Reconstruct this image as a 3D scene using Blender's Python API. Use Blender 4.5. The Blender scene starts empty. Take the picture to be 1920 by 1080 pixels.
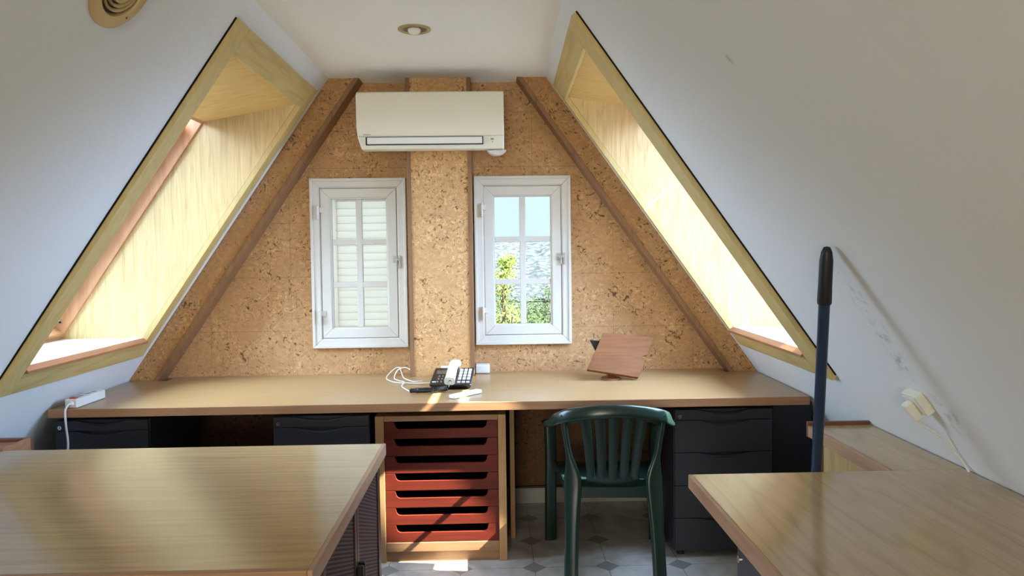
import bpy, bmesh, math, random
from mathutils import Vector, Matrix, noise as mnoise
random.seed(7)
scene = bpy.context.scene
COL = scene.collection
V = Vector

# ------------------------------------------------------------------ camera
cam_d = bpy.data.cameras.new('camera'); cam = bpy.data.objects.new('camera', cam_d); COL.objects.link(cam)
R_ = V((0.99964237, -0.0234785, -0.01280191)); U_ = V((0.01385871, 0.0454157, 0.99887204)); F_ = V((0.02287061, 0.99869223, -0.04572484))
m = Matrix((R_, U_, -F_)).transposed().to_4x4(); m.translation = V((0, 0, 1.4111))
cam.matrix_world = m
cam_d.sensor_width = 36; cam_d.lens = 1387.35 / 1920 * 36; cam_d.clip_start = 0.02; cam_d.clip_end = 2000
scene.camera = cam

# ------------------------------------------------------------------ view / world / sun / daylight
vs = scene.view_settings
vs.view_transform = 'Standard'; vs.look = 'None'; vs.gamma = 1.0; vs.use_curve_mapping = False; vs.exposure = 0.3

world = bpy.data.worlds.new('sky'); scene.world = world; world.use_nodes = True
nt = world.node_tree; nt.nodes.clear()
wo = nt.nodes.new('ShaderNodeOutputWorld'); bg = nt.nodes.new('ShaderNodeBackground')
tc = nt.nodes.new('ShaderNodeTexCoord'); sx = nt.nodes.new('ShaderNodeSeparateXYZ'); cr = nt.nodes.new('ShaderNodeValToRGB')
nt.links.new(tc.outputs['Generated'], sx.inputs[0]); nt.links.new(sx.outputs['Z'], cr.inputs[0])
cr.color_ramp.elements[0].position = 0.0; cr.color_ramp.elements[0].color = (0.17, 0.205, 0.22, 1)
cr.color_ramp.elements[1].position = 0.6; cr.color_ramp.elements[1].color = (0.80, 0.92, 1.0, 1)
e_ = cr.color_ramp.elements.new(0.10); e_.color = (0.17, 0.21, 0.235, 1)
nt.links.new(cr.outputs[0], bg.inputs[0]); bg.inputs[1].default_value = 4.3
nt.links.new(bg.outputs[0], wo.inputs[0])

SUN_D = V((-1, 0.22, -0.95)).normalized()
sd = bpy.data.lights.new('sun', 'SUN'); sd.energy = 52; sd.angle = 0.009; sd.color = (1.0, 0.95, 0.86)
so = bpy.data.objects.new('sun', sd); COL.objects.link(so); so.location = (9, 1, 9)
so.rotation_euler = SUN_D.to_track_quat('-Z', 'Y').to_euler()

# the two slopes: outward normals and plane constants, the right one slightly skewed in plan
LN, LC = (0.82269, 0.56849), 2.06428
RN, RC, RK = (0.81349, 0.58157), 1.60889, 0.018
ZC = 2.363      # ceiling
YB = 4.145      # cork gable wall
YR = -2.3       # wall behind the camera

def S(side, z, y, off=0.0):
    if side < 0:
        x = -(LC - LN[1] * z) / LN[0]
        return V((x - off * LN[0], y, z + off * LN[1]))
    x = (RC - RN[1] * z) / RN[0] - RK * (4.03 - y)
    return V((x + off * RN[0], y, z + off * RN[1]))

def area(name, loc, direction, sx_, sy_, power, color, up='Y'):
    d = bpy.data.lights.new(name, 'AREA'); d.shape = 'RECTANGLE'; d.size = sx_; d.size_y = sy_; d.energy = power; d.color = color
    o = bpy.data.objects.new(name, d); COL.objects.link(o); o.location = loc
    o.rotation_euler = V(direction).to_track_quat('-Z', up).to_euler()
    return o
# daylight outside the two roof windows, plus an added fill lamp behind the camera
area('daylight_roof_window_left', S(-1, 1.42, 3.34, 0.60), (LN[0], 0, -LN[1]), 1.10, 1.60, 96, (0.53, 0.69, 1.0))
area('daylight_roof_window_right', S(1, 1.48, 3.36, 0.485), (-RN[0], 0, -RN[1]), 0.92, 1.45, 112, (0.42, 0.60, 1.0))
area('added_rear_fill', (-0.65, YR - 0.25, 1.28), (0, 1, 0), 1.2, 1.0, 94, (1.0, 0.88, 0.74))

# ------------------------------------------------------------------ materials
def nmat(name):
    m = bpy.data.materials.new(name); m.use_nodes = True
    n = m.node_tree; b = n.nodes['Principled BSDF']
    return m, n, b
def lin(c):
    return tuple(((x / 255) / 12.92 if x / 255 <= 0.04045 else ((x / 255 + 0.055) / 1.055) ** 2.4) for x in c) + (1,)
def plain(name, c, rough=0.5, metal=0.0, bump=0.0, bscale=60, spec=0.5, var=0.04):
    m, n, b = nmat(name); L = n.links.new
    b.inputs['Roughness'].default_value = rough; b.inputs['Metallic'].default_value = metal
    b.inputs['Specular IOR Level'].default_value = spec
    t = n.nodes.new('ShaderNodeTexCoord'); no = n.nodes.new('ShaderNodeTexNoise'); no.inputs['Scale'].default_value = 9
    L(t.outputs['Object'], no.inputs['Vector'])
    mx = n.nodes.new('ShaderNodeMix'); mx.data_type = 'RGBA'
    cc = lin(c); mx.inputs[6].default_value = tuple(x * (1 - var) for x in cc[:3]) + (1,); mx.inputs[7].default_value = tuple(min(1, x * (1 + var)) for x in cc[:3]) + (1,)
    L(no.outputs['Fac'], mx.inputs[0]); L(mx.outputs[2], b.inputs['Base Color'])
    if bump:
        n2 = n.nodes.new('ShaderNodeTexNoise'); n2.inputs['Scale'].default_value = bscale; n2.inputs['Detail'].default_value = 4
        L(t.outputs['Object'], n2.inputs['Vector'])
        bp = n.nodes.new('ShaderNodeBump'); bp.inputs['Strength'].default_value = bump; bp.inputs['Distance'].default_value = 0.01
        L(n2.outputs['Fac'], bp.inputs['Height']); L(bp.outputs[0], b.inputs['Normal'])
    return m
def wood(name, c1, c2, axis='X', rough=0.4, s=1.0, wave=0.35, knots=False, bump=0.02, spec=0.5):
    m, n, b = nmat(name); L = n.links.new
    t = n.nodes.new('ShaderNodeTexCoord')
    mp = n.nodes.new('ShaderNodeMapping'); sc = [26 * s] * 3; sc['XYZ'.index(axis)] = 0.9 * s
    mp.inputs['Scale'].default_value = sc; L(t.outputs['Object'], mp.inputs[0])
    no = n.nodes.new('ShaderNodeTexNoise'); no.inputs['Scale'].default_value = 2.2; no.inputs['Detail'].default_value = 6; no.inputs['Roughness'].default_value = 0.65
    L(mp.outputs[0], no.inputs['Vector'])
    mp2 = n.nodes.new('ShaderNodeMapping'); sc = [7 * s] * 3; sc['XYZ'.index(axis)] = 0.8 * s
    mp2.inputs['Scale'].default_value = sc; mp2.inputs['Location'].default_value = (0.37, 0.21, 0.13); L(t.outputs['Object'], mp2.inputs[0])
    n1 = n.nodes.new('ShaderNodeTexNoise'); n1.inputs['Scale'].default_value = 1.0; n1.inputs['Detail'].default_value = 2
    L(mp2.outputs[0], n1.inputs['Vector'])
    ml = n.nodes.new('ShaderNodeMath'); ml.operation = 'MULTIPLY'; ml.inputs[1].default_value = 16; L(n1.outputs['Fac'], ml.inputs[0])
    fr = n.nodes.new('ShaderNodeMath'); fr.operation = 'PINGPONG'; fr.inputs[1].default_value = 1; L(ml.outputs[0], fr.inputs[0])
    pw = n.nodes.new('ShaderNodeMath'); pw.operation = 'POWER'; pw.inputs[1].default_value = 3; L(fr.outputs[0], pw.inputs[0])
    m1 = n.nodes.new('ShaderNodeMath'); m1.operation = 'MULTIPLY'; m1.inputs[1].default_value = wave; L(pw.outputs[0], m1.inputs[0])
    r = n.nodes.new('ShaderNodeMapRange'); r.inputs[1].default_value = 0.35; r.inputs[2].default_value = 0.7; r.inputs[4].default_value = 1 - wave
    L(no.outputs['Fac'], r.inputs[0])
    ad = n.nodes.new('ShaderNodeMath'); ad.operation = 'ADD'; ad.use_clamp = True; L(r.outputs[0], ad.inputs[0]); L(m1.outputs[0], ad.inputs[1])
    mx = n.nodes.new('ShaderNodeMix'); mx.data_type = 'RGBA'; mx.inputs[6].default_value = lin(c1); mx.inputs[7].default_value = lin(c2)
    L(ad.outputs[0], mx.inputs[0]); out = mx.outputs[2]
    if knots:
        vo = n.nodes.new('ShaderNodeTexVoronoi'); vo.inputs['Scale'].default_value = 3.4; L(t.outputs['Object'], vo.inputs['Vector'])
        k = n.nodes.new('ShaderNodeMapRange'); k.inputs[1].default_value = 0.0; k.inputs[2].default_value = 0.05; k.inputs[3].default_value = 0.75; k.inputs[4].default_value = 0
        L(vo.outputs['Distance'], k.inputs[0])
        mk = n.nodes.new('ShaderNodeMix'); mk.data_type = 'RGBA'; L(k.outputs[0], mk.inputs[0]); L(out, mk.inputs[6]); mk.inputs[7].default_value = lin((70, 42, 26)); out = mk.outputs[2]
    L(out, b.inputs['Base Color'])
    b.inputs['Roughness'].default_value = rough; b.inputs['Specular IOR Level'].default_value = spec
    if bump:
        bp = n.nodes.new('ShaderNodeBump'); bp.inputs['Strength'].default_value = bump * 5; bp.inputs['Distance'].default_value = 0.002
        L(no.outputs['Fac'], bp.inputs['Height']); L(bp.outputs[0], b.inputs['Normal'])
    return m
def cork(name, base, offset=(0, 0, 0), joints=True):
    m, n, b = nmat(name); L = n.links.new
    t = n.nodes.new('ShaderNodeTexCoord'); mp = n.nodes.new('ShaderNodeMapping'); mp.inputs['Location'].default_value = offset
    L(t.outputs['Object'], mp.inputs[0])
    # granular body
    vo = n.nodes.new('ShaderNodeTexVoronoi'); vo.inputs['Scale'].default_value = 60; L(mp.outputs[0], vo.inputs['Vector'])
    sp = n.nodes.new('ShaderNodeSeparateColor'); L(vo.outputs['Color'], sp.inputs[0])
    body = n.nodes.new('ShaderNodeValToRGB'); e = body.color_ramp.elements
    e[0].position = 0.0; e[0].color = lin([x * 0.93 for x in base]); e[1].position = 1; e[1].color = lin([min(255, x * 1.05) for x in base])
    L(sp.outputs[0], body.inputs[0])
    # large tone drift
    lo = n.nodes.new('ShaderNodeTexNoise'); lo.inputs['Scale'].default_value = 2.6; lo.inputs['Detail'].default_value = 3; L(mp.outputs[0], lo.inputs['Vector'])
    lr = n.nodes.new('ShaderNodeMapRange'); lr.inputs[1].default_value = 0.35; lr.inputs[2].default_value = 0.65; lr.inputs[3].default_value = 0.0; lr.inputs[4].default_value = 0.5
    L(lo.outputs['Fac'], lr.inputs[0])
    m1 = n.nodes.new('ShaderNodeMix'); m1.data_type = 'RGBA'; L(lr.outputs[0], m1.inputs[0]); L(body.outputs[0], m1.inputs[6]); m1.inputs[7].default_value = lin([base[0] * 0.93, base[1] * 0.88, base[2] * 0.82])
    # clusters of flecks
    cl = n.nodes.new('ShaderNodeTexNoise'); cl.inputs['Scale'].default_value = 6.5; cl.inputs['Detail'].default_value = 2; L(mp.outputs[0], cl.inputs['Vector'])
    clr = n.nodes.new('ShaderNodeMapRange'); clr.inputs[1].default_value = 0.40; clr.inputs[2].default_value = 0.54; L(cl.outputs['Fac'], clr.inputs[0])
    fl = n.nodes.new('ShaderNodeTexNoise'); fl.inputs['Scale'].default_value = 30; fl.inputs['Detail'].default_value = 4; fl.inputs['Distortion'].default_value = 2.2; L(mp.outputs[0], fl.inputs['Vector'])
    dk = n.nodes.new('ShaderNodeMapRange'); dk.inputs[1].default_value = 0.60; dk.inputs[2].default_value = 0.655; dk.inputs[4].default_value = 0.85; L(fl.outputs['Fac'], dk.inputs[0])
    dm = n.nodes.new('ShaderNodeMath'); dm.operation = 'MULTIPLY'; L(dk.outputs[0], dm.inputs[0]); L(clr.outputs[0], dm.inputs[1])
    lt = n.nodes.new('ShaderNodeMapRange'); lt.inputs[1].default_value = 0.43; lt.inputs[2].default_value = 0.37; lt.inputs[4].default_value = 0.65; L(fl.outputs['Fac'], lt.inputs[0])
    lm = n.nodes.new('ShaderNodeMath'); lm.operation = 'MULTIPLY'; L(lt.outputs[0], lm.inputs[0]); L(clr.outputs[0], lm.inputs[1])
    m2 = n.nodes.new('ShaderNodeMix'); m2.data_type = 'RGBA'; L(lm.outputs[0], m2.inputs[0]); L(m1.outputs[2], m2.inputs[6]); m2.inputs[7].default_value = lin([min(255, base[0] * 1.16), min(255, base[1] * 1.2), min(255, base[2] * 1.25)])
    m3 = n.nodes.new('ShaderNodeMix'); m3.data_type = 'RGBA'; L(dm.outputs[0], m3.inputs[0]); L(m2.outputs[2], m3.inputs[6]); m3.inputs[7].default_value = lin([base[0] * 0.42, base[1] * 0.36, base[2] * 0.30])
    out = m3.outputs[2]
    # sparse dark pits everywhere
    f2 = n.nodes.new('ShaderNodeTexNoise'); f2.inputs['Scale'].default_value = 75; f2.inputs['Detail'].default_value = 2; f2.inputs['Distortion'].default_value = 1.0; L(mp.outputs[0], f2.inputs['Vector'])
    p2 = n.nodes.new('ShaderNodeMapRange'); p2.inputs[1].default_value = 0.66; p2.inputs[2].default_value = 0.70; p2.inputs[4].default_value = 0.7; L(f2.outputs['Fac'], p2.inputs[0])
    m4 = n.nodes.new('ShaderNodeMix'); m4.data_type = 'RGBA'; L(p2.outputs[0], m4.inputs[0]); L(out, m4.inputs[6]); m4.inputs[7].default_value = lin([base[0] * 0.45, base[1] * 0.38, base[2] * 0.32]); out = m4.outputs[2]
    if joints:
        s2 = n.nodes.new('ShaderNodeSeparateXYZ'); L(t.outputs['Object'], s2.inputs[0])
        def line(sock, pitch, ph):
            a = n.nodes.new('ShaderNodeMath'); a.operation = 'ADD'; a.inputs[1].default_value = ph; L(sock, a.inputs[0])
            d = n.nodes.new('ShaderNodeMath'); d.operation = 'PINGPONG'; d.inputs[1].default_value = pitch / 2; L(a.outputs[0], d.inputs[0])
            c = n.nodes.new('ShaderNodeMath'); c.operation = 'LESS_THAN'; c.inputs[1].default_value = 0.0011; L(d.outputs[0], c.inputs[0]); return c
        a = line(s2.outputs[0], 0.45, 1.585 + 4.5); c = line(s2.outputs[2], 0.30, 0.202)
        mx_ = n.nodes.new('ShaderNodeMath'); mx_.operation = 'MAXIMUM'; L(a.outputs[0], mx_.inputs[0]); L(c.outputs[0], mx_.inputs[1])
        q = n.nodes.new('ShaderNodeMath'); q.operation = 'MULTIPLY'; q.inputs[1].default_value = 0.45; L(mx_.outputs[0], q.inputs[0])
        m5 = n.nodes.new('ShaderNodeMix'); m5.data_type = 'RGBA'; L(q.outputs[0], m5.inputs[0]); L(out, m5.inputs[6]); m5.inputs[7].default_value = lin([base[0] * 0.5, base[1] * 0.45, base[2] * 0.4]); out = m5.outputs[2]
    L(out, b.inputs['Base Color']); b.inputs['Roughness'].default_value = 0.75; b.inputs['Specular IOR Level'].default_value = 0.25
    bp = n.nodes.new('ShaderNodeBump'); bp.inputs['Strength'].default_value = 0.35; bp.inputs['Distance'].default_value = 0.003; L(fl.outputs['Fac'], bp.inputs['Height']); L(bp.outputs[0], b.inputs['Normal'])
    return m
def plaster(name, c, stains=None):
    m, n, b = nmat(name); L = n.links.new
    t = n.nodes.new('ShaderNodeTexCoord'); no = n.nodes.new('ShaderNodeTexNoise'); no.inputs['Scale'].default_value = 1.7; no.inputs['Detail'].default_value = 5
    L(t.outputs['Object'], no.inputs['Vector'])
    mx = n.nodes.new('ShaderNodeMix'); mx.data_type = 'RGBA'; mx.inputs[6].default_value = lin([x * 0.975 for x in c]); mx.inputs[7].default_value = lin(c); L(no.outputs['Fac'], mx.inputs[0])
    out = mx.outputs[2]
    for (cx, cy, cz, r, ax, amt) in (stains or []):
        # a rubbed grey smudge: soft blob broken by noise
        mp = n.nodes.new('ShaderNodeMapping'); mp.vector_type = 'TEXTURE'; mp.inputs['Location'].default_value = (cx, cy, cz); mp.inputs['Scale'].default_value = ax; L(t.outputs['Object'], mp.inputs[0])
        ln = n.nodes.new('ShaderNodeVectorMath'); ln.operation = 'LENGTH'; L(mp.outputs[0], ln.inputs[0])
        mr = n.nodes.new('ShaderNodeMapRange'); mr.inputs[1].default_value = 1; mr.inputs[2].default_value = 0; mr.inputs[4].default_value = amt; L(ln.outputs['Value'], mr.inputs[0])
        n2 = n.nodes.new('ShaderNodeTexNoise'); n2.inputs['Scale'].default_value = 28; n2.inputs['Detail'].default_value = 6; L(t.outputs['Object'], n2.inputs['Vector'])
        r2 = n.nodes.new('ShaderNodeMapRange'); r2.inputs[1].default_value = 0.50; r2.inputs[2].default_value = 0.66; L(n2.outputs['Fac'], r2.inputs[0])
        q = n.nodes.new('ShaderNodeMath'); q.operation = 'MULTIPLY'; L(mr.outputs[0], q.inputs[0]); L(r2.outputs[0], q.inputs[1])
        mk = n.nodes.new('ShaderNodeMix'); mk.data_type = 'RGBA'; L(q.outputs[0], mk.inputs[0]); L(out, mk.inputs[6]); mk.inputs[7].default_value = lin((105, 100, 92)); out = mk.outputs[2]
    L(out, b.inputs['Base Color']); b.inputs['Roughness'].default_value = 0.85; b.inputs['Specular IOR Level'].default_value = 0.2
    n3 = n.nodes.new('ShaderNodeTexNoise'); n3.inputs['Scale'].default_value = 14; n3.inputs['Detail'].default_value = 3; L(t.outputs['Object'], n3.inputs['Vector'])
    bp = n.nodes.new('ShaderNodeBump'); bp.inputs['Strength'].default_value = 0.12; bp.inputs['Distance'].default_value = 0.02; L(n3.outputs['Fac'], bp.inputs['Height']); L(bp.outputs[0], b.inputs['Normal'])
    return m
def floor_mat():
    m, n, b = nmat('floor_tiles'); L = n.links.new
    t = n.nodes.new('ShaderNodeTexCoord'); s = n.nodes.new('ShaderNodeSeparateXYZ'); L(t.outputs['Object'], s.inputs[0])
    def M(op, a, b_=None, clamp=False):
        q = n.nodes.new('ShaderNodeMath'); q.operation = op; q.use_clamp = clamp
        for i, v in enumerate((a, b_)):
            if v is None: continue
            if isinstance(v, (int, float)): q.inputs[i].default_value = v
            else: L(v, q.inputs[i])
        return q.outputs[0]
    def dist(sock, pitch, ph):          # distance to the nearest grid line
        return M('PINGPONG', M('ADD', sock, pitch * 40 - ph), pitch / 2)
    dx = dist(s.outputs[0], 0.33, 0.160); dy = dist(s.outputs[1], 0.31, 3.268)
    man = M('ADD', dx, dy)
    dia = M('LESS_THAN', man, 0.052)
    edge = M('LESS_THAN', M('ABSOLUTE', M('SUBTRACT', man, 0.052)), 0.0022)
    grid = M('LESS_THAN', M('MINIMUM', dx, dy), 0.0014)
    grid = M('MULTIPLY', grid, M('SUBTRACT', 1.0, dia))
    line = M('MAXIMUM', grid, edge)
    no = n.nodes.new('ShaderNodeTexNoise'); no.inputs['Scale'].default_value = 5; no.inputs['Detail'].default_value = 6; no.inputs['Distortion'].default_value = 1.5; L(t.outputs['Object'], no.inputs['Vector'])
    cr = n.nodes.new('ShaderNodeValToRGB'); e = cr.color_ramp.elements; e[0].position = 0.35; e[0].color = lin((158, 152, 142)); e[1].position = 0.6; e[1].color = lin((186, 181, 172)); L(no.outputs['Fac'], cr.inputs[0])
    a = n.nodes.new('ShaderNodeMix'); a.data_type = 'RGBA'; L(dia, a.inputs[0]); L(cr.outputs[0], a.inputs[6]); a.inputs[7].default_value = lin((132, 126, 118))
    c = n.nodes.new('ShaderNodeMix'); c.data_type = 'RGBA'; L(line, c.inputs[0]); L(a.outputs[2], c.inputs[6]); c.inputs[7].default_value = lin((96, 90, 84))
    L(c.outputs[2], b.inputs['Base Color']); b.inputs['Roughness'].default_value = 0.28
    return m
def glass_mat():
    m = bpy.data.materials.new('window_glass'); m.use_nodes = True; n = m.node_tree; n.nodes.clear(); L = n.links.new
    o = n.nodes.new('ShaderNodeOutputMaterial'); tr = n.nodes.new('ShaderNodeBsdfTransparent'); gl = n.nodes.new('ShaderNodeBsdfGlossy'); gl.inputs['Roughness'].default_value = 0.02
    fr = n.nodes.new('ShaderNodeFresnel'); fr.inputs[0].default_value = 1.45; mx = n.nodes.new('ShaderNodeMixShader')
    tr.inputs[0].default_value = (0.93, 0.97, 0.96, 1)
    L(fr.outputs[0], mx.inputs[0]); L(tr.outputs[0], mx.inputs[1]); L(gl.outputs[0], mx.inputs[2]); L(mx.outputs[0], o.inputs[0])
    return m
def translucent_mat(mixf=0.45):
    m = bpy.data.materials.new('sun_mask_sheet'); m.use_nodes = True; n = m.node_tree; n.nodes.clear(); L = n.links.new
    o = n.nodes.new('ShaderNodeOutputMaterial'); tr = n.nodes.new('ShaderNodeBsdfTranslucent'); df = n.nodes.new('ShaderNodeBsdfDiffuse'); mx = n.nodes.new('ShaderNodeMixShader'); mx.inputs[0].default_value = mixf
    tr.inputs[0].default_value = (0.42, 0.41, 0.38, 1); df.inputs[0].default_value = (0.85, 0.85, 0.82, 1)
    L(tr.outputs[0], mx.inputs[1]); L(df.outputs[0], mx.inputs[2]); L(mx.outputs[0], o.inputs[0]); return m

M = {}
M['plaster'] = plaster('white_plaster', (226, 225, 222))
M['plaster_right'] = plaster('white_plaster_smudged', (226, 225, 222), [
    (1.05, 2.08, 1.24, 1, (0.16, 0.05, 0.24), 0.75), (1.17, 2.10, 1.09, 1, (0.14, 0.06, 0.18), 0.6), (0.583, 1.842, 1.898, 1, (0.025, 0.02, 0.035), 0.9),
    (1.28, 2.02, 0.96, 1, (0.1, 0.06, 0.12), 0.5)])
M['ceiling'] = plaster('ceiling_paint', (240, 235, 227))
M['floor'] = floor_mat()
M['cork'] = cork('cork_panels', (190, 148, 104))
M['cork_beam'] = cork('cork_beam_facing', (182, 138, 92), (3.1, 0.4, 1.7), False)
M['cork_column'] = cork('cork_column_facing', (208, 164, 114), (1.3, 2.4, 5.7), False)
M['trim'] = wood('dark_stained_wood_strip', (146, 106, 70), (112, 78, 50), 'Z', 0.55)
M['oak_x'] = wood('light_laminate_grain_across', (168, 135, 92), (150, 117, 76), 'X', 0.28, wave=0.25)
M['oak_x2'] = wood('light_laminate_table_grain', (184, 157, 113), (156, 129, 87), 'X', 0.17, wave=0.2, spec=1.0, bump=0.0)
M['oak_y'] = wood('light_laminate_grain_deep', (192, 162, 114), (158, 128, 84), 'Y', 0.17, wave=0.45, spec=1.0, bump=0.0)
M['oak_z'] = wood('light_laminate_upright_grain', (218, 190, 136), (182, 150, 98), 'Z', 0.45, s=1.7, wave=0.35)
M['oak_soffit'] = wood('light_laminate_soffit', (226, 188, 118), (204, 164, 96), 'X', 0.45, wave=0.4)
M['architrave'] = wood('yellow_oak_architrave', (204, 178, 118), (186, 158, 96), 'Z', 0.5, wave=0.35)
M['architrave_y'] = wood('yellow_oak_architrave_rail', (204, 178, 118), (176, 148, 88), 'Y', 0.5, wave=0.5)
M['sill'] = wood('pale_laminate_sill', (232, 226, 212), (220, 210, 190), 'Y', 0.22, wave=0.3)
M['pine'] = wood('orange_pine_frame', (198, 146, 102), (174, 118, 76), 'Z', 0.45, wave=0.4)
M['pine_y'] = wood('orange_pine_rail', (198, 146, 102), (174, 118, 76), 'Y', 0.45, wave=0.4)
M['nosing'] = wood('brown_sill_nosing', (166, 112, 76), (138, 88, 58), 'Y', 0.5)
M['edge'] = wood('brown_softwood_edge', (168, 124, 88), (138, 96, 64), 'X', 0.45, knots=True)
M['edge_y'] = wood('brown_softwood_edge_deep', (178, 140, 108), (150, 112, 84), 'Y', 0.40, knots=True)
M['edge_z'] = wood('brown_softwood_upright', (190, 146, 98), (164, 118, 74), 'Z', 0.45)
M['ledge'] = wood('dark_ledge_wood', (120, 78, 56), (92, 56, 38), 'X', 0.45)
M['reed'] = wood('oak_front', (190, 156, 104), (160, 126, 78), 'Z', 0.5, wave=0.5)  # ordinary oak tone for shelf fronts and the table panel
M['mahogany'] = wood('red_brown_drawer_wood', (114, 42, 26), (84, 28, 18), 'X', 0.45, wave=0.3, spec=0.25)
M['dark_inside'] = plain('dark_drawer_inside', (60, 34, 26), 0.7)
M['rattan'] = plain('dark_brown_lattice', (92, 68, 54), 0.5, spec=0.25)
M['void'] = plain('backing_and_shadow_gap', (28, 21, 15), 0.8, spec=0.1)
M['rattan_rail'] = wood('dark_brown_door_rail', (88, 62, 48), (64, 44, 34), 'Y', 0.45, spec=0.3)
M['anthracite'] = plain('anthracite_metal', (46, 47, 52), 0.40, 0.0, spec=0.45)
M['anthracite_dark'] = plain('anthracite_metal_shadow_side', (34, 35, 39), 0.5)
M['black'] = plain('black_plastic', (20, 21, 26), 0.38)
M['chrome'] = plain('chrome', (205, 205, 208), 0.22, 1.0)
M['latch'] = plain('dull_latch_metal', (168, 166, 162), 0.45, 0.4)
M['brass'] = plain('brass', (176, 158, 112), 0.32, 0.7)
M['brass_inner'] = plain('recess_shaded_brass', (98, 80, 50), 0.35, 0.6)  # darkened brass: shade of the lamp recess is put into the colour
M['beige_ring'] = plain('beige_painted_metal', (190, 164, 112), 0.35, 0.35)
M['beige_dark'] = plain('vent_dark_gap', (44, 38, 28), 0.7)
M['white_paint'] = plain('white_window_paint', (210, 205, 195), 0.45, bump=0.05, bscale=30)
M['shutter_paint'] = translucent_mat(0.2); M['shutter_paint'].name = 'cream_shutter_plastic'
for q_ in M['shutter_paint'].node_tree.nodes:
    if q_.type in ('BSDF_TRANSLUCENT', 'BSDF_DIFFUSE'): q_.inputs[0].default_value = (0.95, 0.92, 0.90, 1)
M['glass'] = glass_mat()
M['sun_mask'] = translucent_mat()
M['ac'] = plain('cream_white_plastic', (232, 226, 206), 0.38, var=0.01)
M['ac_flap'] = plain('white_flap_plastic', (236, 233, 226), 0.35, var=0.01)
M['gap'] = plain('dark_recess', (40, 40, 40), 0.7)
M['grey_print'] = plain('grey_print', (150, 148, 140), 0.5)
M['white_plastic'] = plain('white_plastic', (224, 224, 220), 0.35, var=0.01)
M['socket_plastic'] = plain('cream_socket_plastic', (226, 222, 206), 0.35, var=0.01)
M['cable'] = plain('white_cable', (226, 222, 214), 0.45)
M['lcd'] = plain('lcd_grey_green', (92, 94, 84), 0.15)
M['red'] = plain('red_switch', (190, 60, 50), 0.3)
M['green_plastic'] = plain('dark_green_plastic', (24, 43, 36), 0.27, var=0.05)
M['stand_wood'] = wood('brown_varnished_board', (128, 82, 48), (102, 62, 34), 'X', 0.55, wave=0.3, spec=0.1)
M['pole'] = plain('blue_black_enamel_tube', (34, 52, 78), 0.3, 0.2)
M['grip'] = plain('black_rubber_grip', (14, 14, 15), 0.5)
M['bulb'] = plain('frosted_bulb_glass', (236, 232, 222), 0.2, var=0.01)
M['foil'] = plain('crumpled_white_tape', (215, 208, 196), 0.5, bump=0.5)
M['skirting'] = plain('grey_tile_skirting', (170, 164, 154), 0.35)

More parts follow.
